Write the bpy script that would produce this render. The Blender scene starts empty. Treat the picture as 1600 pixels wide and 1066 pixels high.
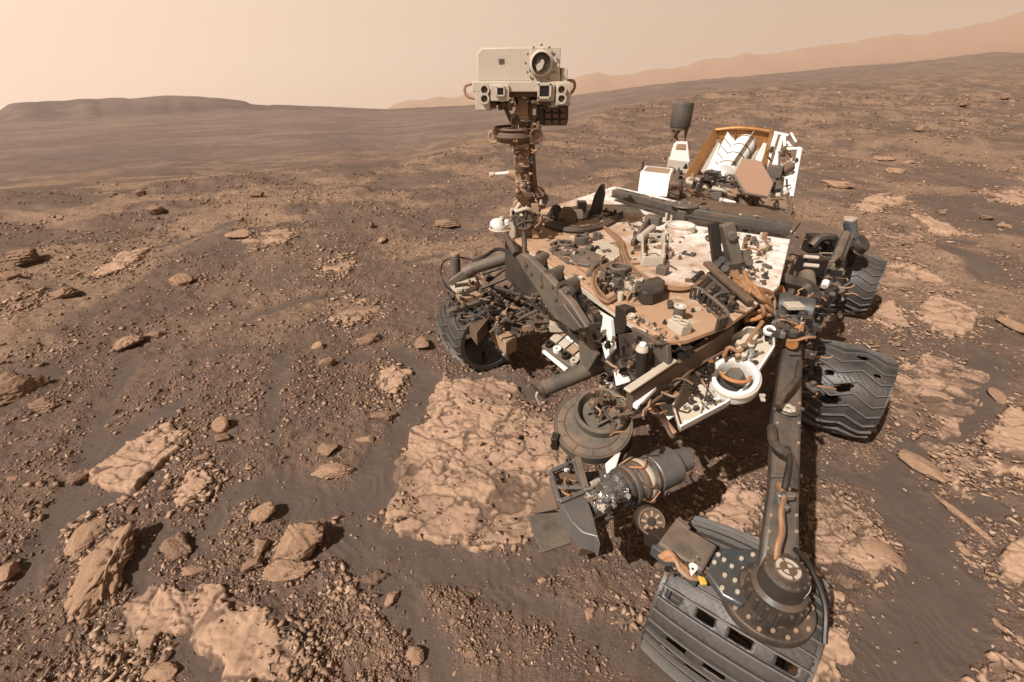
import bpy, bmesh, math, random
import numpy as np
from mathutils import Vector, Matrix
random.seed(7); rng = np.random.default_rng(7)
SC = bpy.context.scene; COL = SC.collection

# ------------------------------------------------------------------ camera
FPX, YH, CH = 720.0, 100.0, 1.95
TH = math.atan((533 - YH) / FPX); CT, ST = math.cos(TH), math.sin(TH)
cd = bpy.data.cameras.new("camera"); cam = bpy.data.objects.new("camera", cd); COL.objects.link(cam)
cam.location = (0, 0, CH); cam.rotation_euler = (math.pi / 2 - TH, 0, 0)
cd.sensor_width = 36; cd.lens = 36 * FPX / 1600; cd.clip_start = 0.02; cd.clip_end = 20000
SC.camera = cam
# ------------------------------------------------------------------ sky, sun, exposure
SUN_EL = math.radians(47); SH = Vector((0.78, 0.62)).normalized()          # SH: where shadows fall on the ground
SUN = Vector((-SH.x * math.cos(SUN_EL), -SH.y * math.cos(SUN_EL), math.sin(SUN_EL)))
W = bpy.data.worlds.new("World"); SC.world = W; W.use_nodes = True
nt = W.node_tree; nt.nodes.clear()
def wn(t, **k):
    n = nt.nodes.new(t)
    for a, b in k.items(): setattr(n, a, b)
    return n
out = wn("ShaderNodeOutputWorld"); bg = wn("ShaderNodeBackground"); tc = wn("ShaderNodeTexCoord")
sep = wn("ShaderNodeSeparateXYZ"); nt.links.new(tc.outputs["Generated"], sep.inputs[0])
up = wn("ShaderNodeMapRange"); up.inputs[1].default_value = 0.0; up.inputs[2].default_value = 1.0
nt.links.new(sep.outputs["Z"], up.inputs[0])
rampn = wn("ShaderNodeValToRGB"); e = rampn.color_ramp.elements       # dusty sky: bright at the horizon, duller overhead
e[0].position = 0.0; e[0].color = (1.05, 0.84, 0.72, 1); e[1].position = 1.0; e[1].color = (0.05, 0.036, 0.027, 1)
x = e.new(0.16); x.color = (0.74, 0.58, 0.46, 1); x = e.new(0.45); x.color = (0.13, 0.095, 0.070, 1)
nt.links.new(up.outputs[0], rampn.inputs[0])
dotn = wn("ShaderNodeVectorMath", operation="DOT_PRODUCT"); dotn.inputs[1].default_value = tuple(SUN)
nt.links.new(tc.outputs["Generated"], dotn.inputs[0])
glow = wn("ShaderNodeMapRange"); glow.inputs[1].default_value = -0.6; glow.inputs[2].default_value = 0.9
glow.inputs[3].default_value = 0.60; glow.inputs[4].default_value = 1.62
nt.links.new(dotn.outputs["Value"], glow.inputs[0])
mulc = wn("ShaderNodeVectorMath", operation="SCALE"); nt.links.new(rampn.outputs[0], mulc.inputs[0]); nt.links.new(glow.outputs[0], mulc.inputs[3])
nt.links.new(mulc.outputs[0], bg.inputs[0]); bg.inputs[1].default_value = 0.95
nt.links.new(bg.outputs[0], out.inputs[0])
sl = bpy.data.lights.new("sun", "SUN"); sl.energy = 5.0; sl.angle = math.radians(0.5); sl.color = (1.0, 0.95, 0.89)
so = bpy.data.objects.new("sun", sl); COL.objects.link(so); so.rotation_euler = SUN.to_track_quat("Z", "Y").to_euler()
vs = SC.view_settings; vs.view_transform = "Standard"; vs.look = "None"; vs.gamma = 1; vs.exposure = 0.5; vs.use_curve_mapping = False
cy = SC.cycles; cy.use_denoising = True; cy.max_bounces = 5; cy.diffuse_bounces = 2; cy.glossy_bounces = 3; cy.transparent_max_bounces = 4
cy.volume_bounces = 1; cy.caustics_reflective = False; cy.caustics_refractive = False; cy.sample_clamp_indirect = 4

# ------------------------------------------------------------------ pixels to places
def ray(u, v):
    a = (u - 800) / FPX; b = (533 - v) / FPX
    return Vector((a, CT + b * ST, -ST + b * CT))
def P(u, v, z=0.0):                       # the point that pixel shows on the level z
    r = ray(u, v); return Vector((0, 0, CH)) + r * ((z - CH) / r.z)
def D(u, v, depth):                       # the point that pixel shows at that depth
    return Vector((0, 0, CH)) + ray(u, v) * depth
def dep(p): return p[1] * CT - (p[2] - CH) * ST
def mpp(p): return dep(p) / FPX           # metres per pixel there

# ------------------------------------------------------------------ noise
def hsh(ix, iy, s):
    h = (ix.astype(np.int64) * 374761393 + iy.astype(np.int64) * 668265263 + s * 974634541) & 0xFFFFFFFF
    h = ((h ^ (h >> 13)) * 1274126177) & 0xFFFFFFFF
    h = ((h ^ (h >> 16)) * 2246822519) & 0xFFFFFFFF
    return ((h ^ (h >> 15)) & 0xFFFFFF) / float(0xFFFFFF)
def noise(x, y, s=0):
    ix = np.floor(x); iy = np.floor(y); fx = x - ix; fy = y - iy
    fx = fx * fx * fx * (fx * (fx * 6 - 15) + 10); fy = fy * fy * fy * (fy * (fy * 6 - 15) + 10)
    a = hsh(ix, iy, s); b = hsh(ix + 1, iy, s); c = hsh(ix, iy + 1, s); d = hsh(ix + 1, iy + 1, s)
    return (a + (b - a) * fx) * (1 - fy) + (c + (d - c) * fx) * fy - 0.5
def fbm(x, y, o=4, s=0, g=0.5):
    t = 0; a = 1.0
    for i in range(o):
        t = t + a * noise(x * 2 ** i + 13.7 * i, y * 2 ** i - 7.1 * i, s + i); a *= g
    return t
def voro(x, y, s=0):                      # F1, F2, cell value
    ix = np.floor(x); iy = np.floor(y)
    f1 = np.full(x.shape, 9.0); f2 = f1.copy(); cv = np.zeros(x.shape)
    for dx in (-1, 0, 1):
        for dy in (-1, 0, 1):
            cx = ix + dx; cyy = iy + dy
            px = cx + hsh(cx, cyy, s); py = cyy + hsh(cx, cyy, s + 5)
            d = np.hypot(px - x, py - y); v = hsh(cx, cyy, s + 9)
            n = d < f1
            f2 = np.where(n, f1, np.minimum(f2, d)); cv = np.where(n, v, cv); f1 = np.where(n, d, f1)
    return f1, f2, cv
def sstep(a, b, x):
    t = np.clip((x - a) / (b - a), 0, 1); return t * t * (3 - 2 * t)

# ------------------------------------------------------------------ mesh helpers
def mesh_np(name, V, Fc, smooth=True):
    me = bpy.data.meshes.new(name); V = np.asarray(V, np.float32); Fc = np.asarray(Fc, np.int32)
    k = Fc.shape[1]; n = len(Fc)
    me.vertices.add(len(V)); me.vertices.foreach_set("co", V.ravel())
    me.loops.add(n * k); me.loops.foreach_set("vertex_index", Fc.ravel())
    me.polygons.add(n); me.polygons.foreach_set("loop_start", np.arange(0, n * k, k, dtype=np.int32))
    if smooth: me.polygons.foreach_set("use_smooth", np.ones(n, bool))
    me.update(calc_edges=True); return me
def point_attr(me, name, vals):
    a = me.attributes.new(name, "FLOAT", "POINT"); a.data.foreach_set("value", np.asarray(vals, np.float32))
def link(name, me, mat=None, parent=None, **props):
    o = bpy.data.objects.new(name, me); COL.objects.link(o)
    if mat is not None and me is not None and len(me.materials) == 0: me.materials.append(mat)
    if parent is not None: o.parent = parent
    for a, b in props.items(): o[a] = b
    return o

# ------------------------------------------------------------------ materials
class M:
    def __init__(s, name):
        s.m = bpy.data.materials.new(name); s.m.use_nodes = True; s.t = s.m.node_tree
        s.b = s.t.nodes["Principled BSDF"]
    def n(s, t, **k):
        x = s.t.nodes.new(t)
        for a, b in k.items(): setattr(x, a, b)
        return x
    def l(s, a, b): s.t.links.new(a, b)
    def pos(s, obj=False):
        return s.n("ShaderNodeTexCoord").outputs["Object"] if obj else s.n("ShaderNodeNewGeometry").outputs["Position"]
    def noise(s, sc, det=4, rough=.55, vec=None):
        x = s.n("ShaderNodeTexNoise"); x.inputs["Scale"].default_value = sc; x.inputs["Detail"].default_value = det; x.inputs["Roughness"].default_value = rough
        if vec is not None: s.l(vec, x.inputs["Vector"])
        return x.outputs["Fac"]
    def voro(s, sc, feat="F1", vec=None):
        x = s.n("ShaderNodeTexVoronoi", feature=feat); x.inputs["Scale"].default_value = sc
        if vec is not None: s.l(vec, x.inputs["Vector"])
        return x
    def mr(s, v, a, b, c=0., d=1.):
        x = s.n("ShaderNodeMapRange"); s.l(v, x.inputs[0])
        for i, q in enumerate((a, b, c, d)): x.inputs[i + 1].default_value = q
        return x.outputs[0]
    def math(s, op, a, b=None):
        x = s.n("ShaderNodeMath", operation=op)
        for i, q in enumerate((a, b)):
            if q is None: continue
            if hasattr(q, "is_linked"): s.l(q, x.inputs[i])
            else: x.inputs[i].default_value = q
        return x.outputs[0]
    def mix(s, f, a, b, mode="MIX"):
        x = s.n("ShaderNodeMix", data_type="RGBA", blend_type=mode)
        for i, q in ((0, f), (6, a), (7, b)):
            if hasattr(q, "is_linked"): s.l(q, x.inputs[i])
            elif i == 0: x.inputs[0].default_value = q
            else: x.inputs[i].default_value = (*q, 1)
        return x.outputs[2]
    def attr(s, name): return s.n("ShaderNodeAttribute", attribute_name=name).outputs["Fac"]
    def bump(s, h, st=.5, dist=.01):
        x = s.n("ShaderNodeBump"); x.inputs["Strength"].default_value = st; x.inputs["Distance"].default_value = dist
        s.l(h, x.inputs["Height"]); s.l(x.outputs[0], s.b.inputs["Normal"])
    def col(s, c):
        if hasattr(c, "is_linked"): s.l(c, s.b.inputs["Base Color"])
        else: s.b.inputs["Base Color"].default_value = (*c, 1)
    def rough(s, r, metal=0.0, spec=0.3):
        s.b.inputs["Roughness"].default_value = r; s.b.inputs["Metallic"].default_value = metal; s.b.inputs["Specular IOR Level"].default_value = spec
        return s

SOIL, SOIL2, SAND, ROCK, ROCK2 = (.150, .103, .080), (.111, .076, .061), (.090, .066, .052), (.330, .192, .113), (.250, .135, .078)
# ground: sand / gravelly soil / purple-grey valley, by attributes that lie with the ground itself
g = M("ground_soil"); p = g.pos()
c = g.mix(g.mr(g.noise(1.3, 6, .6, p), .35, .68), SOIL, SOIL2)
c = g.mix(g.mr(g.noise(9, 6, .75, p), .45, .68, 0, .9), c, (.195, .120, .079))
c = g.mix(g.mr(g.noise(120, 3, .75, p), .52, .66, 0, .8), c, (.27, .18, .125))
c = g.mix(g.mr(g.noise(70, 3, .7, p), .54, .7, 0, .8), c, (.065, .041, .031))
pale = g.math("MULTIPLY", g.attr("pale"), g.mr(g.noise(26, 6, .72, p), .36, .56))
c = g.mix(pale, c, (.30, .192, .126))
sandc = g.mix(g.mr(g.noise(4, 6, .65, p), .35, .7), SAND, (.105, .076, .061))
sandc = g.mix(g.mr(g.noise(190, 3, .75, p), .54, .74, 0, .4), sandc, (.19, .125, .088))
sandc = g.mix(g.mr(g.noise(45, 5, .7, p), .52, .75, 0, .3), sandc, (.075, .054, .042))
c = g.mix(g.attr("sand"), c, sandc)
far1 = g.mix(g.mr(g.noise(.12, 8, .65, p), .35, .65), (.140, .097, .080), (.175, .122, .096))
far1 = g.mix(g.mr(g.noise(.05, 6, .7, p), .48, .56, 0, .8), far1, (.215, .150, .112))
far1 = g.mix(g.mr(g.noise(.9, 6, .75, p), .5, .68, 0, .75), far1, (.125, .084, .070))
c = g.mix(g.attr("valley"), c, far1); c = g.mix(g.math("MULTIPLY", g.attr("mesa"), g.mr(g.noise(.02, 5, .6, p), .4, .6, .35, 1)), c, (.105, .072, .060)); c = g.mix(g.attr("crater_wall"), c, (.33, .185, .115))
g.col(c); g.rough(.95, 0, .1)
h = g.math("ADD", g.math("MULTIPLY", g.noise(60, 5, .7, p), 1.0), g.math("MULTIPLY", g.noise(260, 2, .6, p), .35))
h = g.math("MULTIPLY", h, g.math("SUBTRACT", 1.16, g.attr("sand")))
g.bump(h, .8, .02); GROUND = g.m

def rock_mat(name, a, b, dust, sc=1.0, cracked=False):
    r = M(name); p = r.pos()
    c = r.mix(r.mr(r.noise(7 * sc, 5, .6, p), .35, .68), a, b)
    c = r.mix(r.mr(r.noise(38 * sc, 5, .7, p), .48, .72, 0, .7), c, tuple(q * .62 for q in b))
    c = r.mix(r.mr(r.noise(90 * sc, 3, .7, p), .56, .75, 0, .5), c, tuple(min(1, q * 1.35) for q in a))
    nz = r.n("ShaderNodeSeparateXYZ"); r.l(r.n("ShaderNodeNewGeometry").outputs["Normal"], nz.inputs[0])
    c = r.mix(r.math("MULTIPLY", r.mr(nz.outputs[2], .55, .95), .35), c, dust)
    if cracked: c = r.mix(r.math("MULTIPLY", r.attr("sandfill"), .85), c, (.105, .066, .046))
    r.col(c); r.rough(.92, 0, .12)
    h = r.math("ADD", r.noise(60 * sc, 6, .75, p), r.math("MULTIPLY", r.noise(14 * sc, 4, .6, p), .8))
    r.bump(h, .45, .004 if cracked else .012); return r.m
BED = rock_mat("bedrock_tan", (.405, .262, .178), (.325, .205, .136), (.42, .265, .174), cracked=True)
STONE = rock_mat("stone_brown", (.235, .142, .094), (.165, .100, .069), (.29, .178, .118))
STONE2 = rock_mat("stone_tan", (.32, .20, .128), (.24, .145, .093), (.35, .22, .14), 1.4)
PEB = M("pebble_mix"); oi = PEB.attr("tone"); cr = PEB.n("ShaderNodeValToRGB"); e = cr.color_ramp.elements
e[0].position = 0; e[0].color = (.10, .062, .046, 1); e[1].position = 1; e[1].color = (.42, .29, .20, 1)
x = e.new(.45); x.color = (.205, .126, .085, 1); x = e.new(.8); x.color = (.30, .19, .126, 1)
PEB.l(oi, cr.inputs[0]); PEB.col(cr.outputs[0]); PEB.rough(.9, 0, .12); PEB = PEB.m
# ================================================================== GROUND
def poly_np(px): return np.array([tuple(P(u, v))[:2] for u, v in px])
def seg_dist(X, Y, pts, ws):              # signed: distance to a polyline minus its half width
    best = np.full(X.shape, 9.0)
    for (a, b, wa, wb) in zip(pts[:-1], pts[1:], ws[:-1], ws[1:]):
        d = b - a; L = max(d @ d, 1e-9); t = np.clip(((X - a[0]) * d[0] + (Y - a[1]) * d[1]) / L, 0, 1)
        q = np.hypot(X - a[0] - t * d[0], Y - a[1] - t * d[1]) - (wa + (wb - wa) * t)
        best = np.minimum(best, q)
    return best
LANES = [  # sand-filled lanes: pixel polyline, half widths in pixels
    [(-30, 640, 25), (70, 585, 22), (130, 560, 12)], [(205, 560, 5), (165, 640, 9), (135, 720, 12), (75, 830, 14), (40, 900, 22)],
    [(150, 730, 18), (215, 660, 12), (300, 620, 14), (345, 615, 6)], [(100, 800, 14), (230, 740, 18), (250, 730, 16)],
    [(330, 830, 10), (350, 780, 14), (420, 755, 30), (500, 790, 36), (570, 770, 40), (610, 700, 22), (650, 640, 16), (665, 590, 18), (620, 545, 18), (545, 560, 10)],
    [(540, 840, 36), (600, 850, 26), (690, 893, 22), (790, 898, 22), (880, 868, 16), (950, 850, 8)],
    [(560, 860, 22), (620, 930, 20), (660, 985, 24), (700, 1066, 26)], [(770, 930, 12), (860, 955, 18), (960, 1005, 18), (1030, 1050, 20)],
    [(1550, 560, 10), (1530, 600, 18), (1490, 690, 22), (1440, 690, 14), (1390, 740, 30), (1440, 810, 45), (1475, 890, 55), (1440, 960, 60), (1400, 1066, 70)],
    [(1440, 800, 30), (1540, 790, 12)], [(1250, 720, 12), (1330, 740, 16), (1400, 760, 20)], [(1480, 400, 14), (1540, 420, 16)],
    [(430, 690, 5), (425, 620, 5), (440, 560, 4)], [(700, 600, 14), (780, 600, 18), (850, 620, 10)], [(330, 870, 6), (250, 830, 10), (215, 880, 8), (230, 960, 14), (170, 1000, 10)],
    [(1300, 590, 10), (1360, 560, 8)], [(380, 500, 4), (470, 470, 6), (560, 455, 5)], [(250, 380, 6), (370, 350, 6)], [(1380, 365, 10), (1500, 385, 14)], [(580, 425, 5), (690, 400, 6)],
    [(300, 1010, 26), (340, 1045, 24)], [(650, 345, 4), (760, 365, 5)], [(300, 560, 6), (400, 540, 6)],
]
LN = []
for l in LANES:
    pts = np.array([tuple(P(u, v))[:2] for u, v, w in l]); ws = [w * mpp(P(u, v)) for u, v, w in l]; LN.append((pts, ws))
def sandness(X, Y):
    wob = fbm(X * 3.1, Y * 3.1, 4, 40) * .12 + fbm(X * 17, Y * 17, 3, 41) * .03
    s = np.zeros(X.shape)
    for pts, ws in LN:
        w = max(ws); lo = pts.min(0) - w - .5; hi = pts.max(0) + w + .5
        m = (X > lo[0]) & (X < hi[0]) & (Y > lo[1]) & (Y < hi[1])
        if m.any():
            d = seg_dist(X[m], Y[m], pts, ws) + wob[m] * min(1.5, .4 + w * 3)
            s[m] = np.maximum(s[m], 1 - sstep(-.05, .07, d))
    R = np.hypot(X, Y)
    s = np.maximum(s, sstep(.20, .36, fbm(X * .55 + 3, Y * .55, 4, 60)) * (R > 4.5) * .55)
    return s
AZ = [-180, -67, -47, -39, -28, -12, 7, 20, 36, 44, 70, 180]
RC = [14, 12, 11.9, 11.4, 11.1, 11.6, 18, 39, 77, 105, 110, 14]
R1, R2 = 520.0, 3200.0
A1 = [-180, -67, -47, -45, -44.2, -41.8, -37, -36.4, -33.6, -30, -27.2, -26.8, -20, -14, -5, 7, 15, 25.7, 31, 36.8, 39, 41.4, 43.3, 46, 70, 180]
E1 = [-2.8, -3.3, -3.3, -3.1, -2.62, -2.52, -2.55, -2.66, -2.46, -2.72, -3.15, -3.40, -3.8, -4.2, -3.95, -2.95, -1.9, -.85, -.3, .15, .45, .80, .70, .75, 1.0, -2.8]
A2 = [-180, -60, -15, -12, -8, 0, 7, 13, 19.6, 25, 34.8, 36, 38.8, 42.3, 50, 70, 120, 180]
E2 = [-4, -6, -4.6, -3.9, -3.2, -2.1, -1.15, -.6, .25, .9, 2.15, 2.2, 2.65, 3.15, 4.0, 3.5, 0, -4]
def height(X, Y, AZd, R, sand):
    rc = np.interp(AZd, AZ, RC)
    base = fbm(X * .35, Y * .35, 4, 3) * .10 * sstep(2.5, 6, R) + fbm(X * 1.1, Y * 1.1, 4, 5) * .05
    base = base * (1 - .75 * np.exp(-((X - 1.1) ** 2 + (Y - 2.0) ** 2) / 2.6))
    rough = (fbm(X * 9, Y * 9, 4, 11) * .020 + fbm(X * 34, Y * 34, 3, 15) * .011)
    f1, f2, cv = voro(X * 5 + fbm(X * 6, Y * 6, 2, 70) * .6, Y * 5, 71)
    rough = rough + (cv - .5) * .016 * sstep(.0, .12, f2 - f1)
    z = base + rough * (1 - .86 * sand) - .014 * sand + sand * .0011 * np.sin((X * 2.2 + Y * .9 + fbm(X * 2, Y * 2, 3, 77) * 1.4) * 34)
    ter = fbm(X * .25 + 9, Y * .55, 5, 90)                 # low ledges of bedrock farther off
    z = z + np.where(R > 4, sstep(.02, .1, ter) * .06 + sstep(.2, .25, ter) * .05, 0) * sstep(4, 8, R)
    z = z * np.where(R < 12, 1, 1 + .5 * np.log(np.maximum(R, 12) / 12))
    elc = np.degrees(np.arctan2(-CH, rc)); el1 = np.interp(AZd, A1, E1); el2 = np.interp(AZd, A2, E2)
    t = np.clip(np.log(np.maximum(R, 1e-3) / rc) / np.log(R1 / rc), 0, 1)
    drop = np.interp(AZd, [-180, -60, -34, -24, -10, 8], [1.2, 1.2, 1.15, .6, .25, 0])
    els = np.interp(AZd, [-180, -67, -35, -14, -5, 7, 15, 25.7, 36.8, 46, 70, 180], [-2.8, -2.9, -2.9, -4.0, -3.95, -2.95, -1.9, -.85, .15, .75, 1.0, -2.8])
    el = elc + (els - drop - elc) * np.clip(t / .88, 0, 1) ** .8 + (drop + el1 - els) * sstep(.885, 1.0, t + fbm(AZd * .25, AZd * 0, 3, 37) * .05) - .6 * np.sin(np.pi * np.clip(t * 2.2, 0, 1)) * np.exp(-t * 3)
    el = el + fbm(X * .02, Y * .02, 5, 31) * np.where(AZd < 15, .16, .4) * np.sin(np.pi * np.clip(t, 0, 1)) ** .5 + fbm(AZd * .9, R * .012, 4, 35) * .05 * sstep(.4, 1, t)
    far = CH + R * np.tan(np.radians(el))
    t2 = np.clip(np.log(np.maximum(R, 1) / R1) / np.log(R2 / R1), 0, 1)
    el3 = el1 + (el2 - el1) * t2 ** 1.2 - 1.6 * np.sin(np.pi * t2) + fbm(AZd * .35, t2 * 5, 5, 51) * .5 * t2 * sstep(.3, .9, t2)
    far2 = CH + R * np.tan(np.radians(el3))
    fz = np.where(R > R1, far2, far) + fbm(X * .3, Y * .3, 6, 22, .6) * .22 * (R > rc) * sstep(1, 1.4, R / rc)
    return np.where(R > rc, fz, z)
az_in = np.radians(np.linspace(-72, 72, 640)); az_out = np.radians(np.linspace(72, 288, 74)[1:-1])
azs = np.concatenate([az_in, az_out]); nA = len(azs)
rs = np.concatenate([np.geomspace(.004, 1.1, 60, endpoint=False), np.geomspace(1.1, 15, 540, endpoint=False), np.geomspace(15, R1, 190, endpoint=False), np.geomspace(R1, R2 * 1.15, 70)])
nR = len(rs); AA, RR = np.meshgrid(azs, rs)
XX = RR * np.sin(AA); YY = RR * np.cos(AA); AD = np.degrees(np.where(AA > math.pi, AA - 2 * math.pi, AA))
SD = sandness(XX, YY); ZZ = height(XX, YY, AD, RR, SD)
def zat(x, y):
    X = np.array([x], float); Y = np.array([y], float); R = np.hypot(X, Y)
    return float(height(X, Y, np.degrees(np.arctan2(X, Y)), R, sandness(X, Y))[0])
V = np.stack([XX, YY, ZZ], -1).reshape(-1, 3)
i, j = np.meshgrid(np.arange(nR - 1), np.arange(nA), indexing="ij"); j2 = (j + 1) % nA
F = np.stack([i * nA + j, i * nA + j2, (i + 1) * nA + j2, (i + 1) * nA + j], -1).reshape(-1, 4)[:, ::-1]
me = mesh_np("ground", V, F)
sv = SD.ravel(); rcv = np.interp(AD, AZ, RC).ravel(); Rv = RR.ravel()
pv = np.clip(sstep(-.02, .22, fbm(XX * .9 + 5, YY * 1.3, 4, 80)).ravel() * sstep(3, 6, Rv) + .35 * sstep(.1, .3, fbm(XX * 2, YY * 2, 3, 81)).ravel(), 0, 1)
vv = sstep(-.1, 1.6, np.log(np.maximum(Rv / rcv, .01)))
for nm, a in (("sand", sv), ("pale", pv * (1 - sv)), ("valley", vv), ("mesa", sstep(.86, .92, np.log(np.maximum(Rv / rcv, 1)) / np.log(R1 / rcv)) * (Rv < R1 * 1.3) * (AD.ravel() < 5)), ("crater_wall", sstep(1.5, 4, Rv / R1))): point_attr(me, nm, a)
ground = link("ground", me, GROUND, kind="structure")

# haze: the dusty air of the valley
hb = bpy.data.meshes.new("haze"); zl, zh, ex = float(ZZ.min()) - 1.0, float(ZZ.max()) + 12.0, R2 * 1.15 + 40
bm = bmesh.new(); bmesh.ops.create_cube(bm, size=1)
for v in bm.verts: v.co = Vector((v.co.x * 2 * ex, v.co.y * 2 * ex, zl if v.co.z < 0 else zh))
bm.to_mesh(hb); bm.free()
hm = M("haze_air"); hm.t.nodes.remove(hm.b); pvn = hm.n("ShaderNodeVolumePrincipled")
pvn.inputs["Color"].default_value = (.98, .87, .75, 1); pvn.inputs["Density"].default_value = 3.8e-4; pvn.inputs["Anisotropy"].default_value = .35
hm.l(pvn.outputs[0], hm.t.nodes["Material Output"].inputs["Volume"])
haze = link("haze", hb, hm.m, kind="stuff"); haze["label"] = "pale orange dusty air over the plain"

# ================================================================== BEDROCK SLABS
def inside(px, py, poly):
    r = np.zeros(px.shape, bool); n = len(poly)
    for a in range(n):
        x1, y1 = poly[a]; x2, y2 = poly[(a + 1) % n]
        if y1 == y2: continue
        c = ((y1 > py) != (y2 > py)) & (px < (x2 - x1) * (py - y1) / (y2 - y1) + x1); r ^= c
    return r
SLABS = []
def slab(px, hgt, label, step=None, tilt=0, cell=5.0, seed=1, mat=None, name="bedrock_outcrop", frag=0.0, cat="bedrock"):
    poly = poly_np(px); lo = poly.min(0) - .06; hi = poly.max(0) + .06
    cen = poly.mean(0); dd = dep((cen[0], cen[1], 0)); step = step or max(.0060, dd * .0028)
    nx = int((hi[0] - lo[0]) / step) + 2; ny = int((hi[1] - lo[1]) / step) + 2
    X, Y = np.meshgrid(lo[0] + np.arange(nx) * step, lo[1] + np.arange(ny) * step, indexing="xy")
    wx = fbm(X * 7, Y * 7, 4, seed) * .06 + .05 * (voro(X * 9, Y * 9, seed + 41)[2] - .5) + fbm(X * 30, Y * 30, 2, seed + 3) * .018; wy = fbm(X * 7 + 31, Y * 7, 4, seed + 1) * .06 + .05 * (voro(X * 9, Y * 9, seed + 45)[2] - .5) + fbm(X * 30, Y * 30 + 9, 2, seed + 4) * .018
    ins = inside(X + wx, Y + wy, poly)
    d = seg_dist(X + wx, Y + wy, np.vstack([poly, poly[:1]]), [0] * (len(poly) + 1)); d = np.where(ins, d, -d)
    k = cell; f1, f2, cv = voro(X * k + fbm(X * 9, Y * 9, 4, seed + 7) * .55, Y * k * 1.5 + X * k * .5 + fbm(X * 9, Y * 9 + 5, 4, seed + 8) * .55, seed + 11)
    g1, g2, cw = voro(X * k * 2.6 + fbm(X * 25, Y * 25, 3, seed) * .5, Y * k * 3.4 + X * k, seed + 21)
    crack = 1 - sstep(.025, .10, f2 - f1); crack2 = (1 - sstep(.02, .10, g2 - g1)) * sstep(-.05, .25, fbm(X * 4, Y * 4, 3, seed + 5))
    patch = sstep(.05, .28, fbm(X * 3.3, Y * 3.3, 4, seed + 15))
    h1, h2, ch = voro(X * k * .55 + fbm(X * 5, Y * 5, 4, seed + 31) * .6, Y * k * .55 + fbm(X * 5 + 8, Y * 5, 4, seed + 32) * .6, seed + 33)
    big = 1 - sstep(.025, .075, h2 - h1)
    rel = hgt * (.55 + .45 * fbm(X * 1.7, Y * 1.7, 3, seed + 2)) + (ch - .5) * .010 + (cv - .5) * .005 * (.3 + patch) + (cw - .5) * .006 * patch + fbm(X * 2, Y * 2, 3, seed + 9, .5) * .010 + fbm(X * 42, Y * 42, 3, seed + 19) * .0022
    lay = .0050; tq_ = (fbm(X * 2.6 + Y * 1.1, Y * 3.4, 4, seed + 51, .5) * .017 + (cv - .5) * .007) / lay; fl = np.floor(tq_); rel = rel * .45 + hgt * .3 + (fl + sstep(.86, 1.0, tq_ - fl)) * lay
    rel = rel - crack * .006 * sstep(.3, .6, cv + patch * .5) - crack2 * .005 - big * .008
    rel = rel - frag * np.where(cv > .75, .06, 0) * sstep(.0, .1, f2 - f1)
    ed = sstep(-.004, .010 + hgt * .12, d)
    R = np.hypot(X, Y); gz = height(X, Y, np.degrees(np.arctan2(X, Y)), R, np.zeros(X.shape))
    gz = gz * .5 + gz[ins].mean() * .5 if ins.any() else gz
    gz = gz + tilt * (X - cen[0])
    Z = gz + rel * ed - (1 - ed) * .05
    keep = d > -.03
    idx = -np.ones(X.shape, int); idx[keep] = np.arange(keep.sum())
    a, b, c_, d_ = idx[:-1, :-1], idx[:-1, 1:], idx[1:, 1:], idx[1:, :-1]
    ok = (a >= 0) & (b >= 0) & (c_ >= 0) & (d_ >= 0)
    Fq = np.stack([a[ok], b[ok], c_[ok], d_[ok]], -1); Vq = np.stack([X[keep], Y[keep], Z[keep]], -1)
    me = mesh_np("bedrock", Vq - np.array([cen[0], cen[1], 0]), Fq, smooth=False)
    sf = np.clip(.75 * big + .7 * crack * sstep(.3, .6, cv + patch * .5) + .6 * crack2 * patch + (1 - sstep(.0, .02, rel * ed)), 0, 1); point_attr(me, "sandfill", sf[keep])
    o = link(name, me, mat or BED); o.location = (cen[0], cen[1], 0); o["label"] = label; o["category"] = cat; o["group"] = "pale bedrock outcrops"
    SLABS.append(poly); return o
slab([(690, 595), (745, 590), (800, 602), (845, 640), (885, 680), (900, 740), (870, 800), (835, 850), (760, 862), (700, 848), (640, 828), (593, 815), (600, 770), (620, 720), (640, 680), (662, 655), (666, 620)], .035, "largest pale bedrock slab, in front of the rover beside the arm turret", cell=4.2, seed=101)
slab([(200, 932), (250, 905), (330, 915), (420, 945), (475, 985), (485, 1090), (330, 1090), (352, 1045), (305, 1008), (250, 1000), (235, 1035), (190, 1045), (160, 1000), (170, 960)], .035, "broken pale bedrock sheet at the bottom edge, below the flaky upright block", cell=6, seed=131, frag=.5)
slab([(1405, 572), (1450, 558), (1500, 572), (1542, 590), (1522, 640), (1500, 682), (1440, 692), (1385, 678), (1378, 620)], .035, "rubbly pale bedrock patch just outside the middle wheel", cell=7, seed=151, frag=.6)
slab([(1430, 482), (1465, 466), (1500, 480), (1528, 490), (1512, 520), (1475, 538), (1445, 512)], .07, "thick tan bedrock plate with a notched near edge, beyond the middle wheel", cell=3, seed=171)
slab([(1357, 502), (1385, 468), (1405, 488), (1428, 522), (1390, 517)], .06, "pointed tan bedrock plate between the two rear wheels' outer side and the notched plate", cell=4, seed=181)
slab([(1350, 415), (1420, 413), (1470, 433), (1503, 458), (1440, 458), (1356, 452)], .03, "long pale bedrock strip beside the rear wheel", cell=5, seed=191, frag=.3)
slab([(1545, 650), (1640, 625), (1640, 760), (1560, 752), (1525, 715)], .045, "cracked bedrock knob at the right edge below the small oval stone", cell=6, seed=201, frag=.5)
slab([(1535, 885), (1558, 850), (1640, 820), (1640, 905), (1562, 912)], .05, "fractured bedrock lump at the right edge next to the splinter of rock", cell=7, seed=211, frag=.4)
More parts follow.
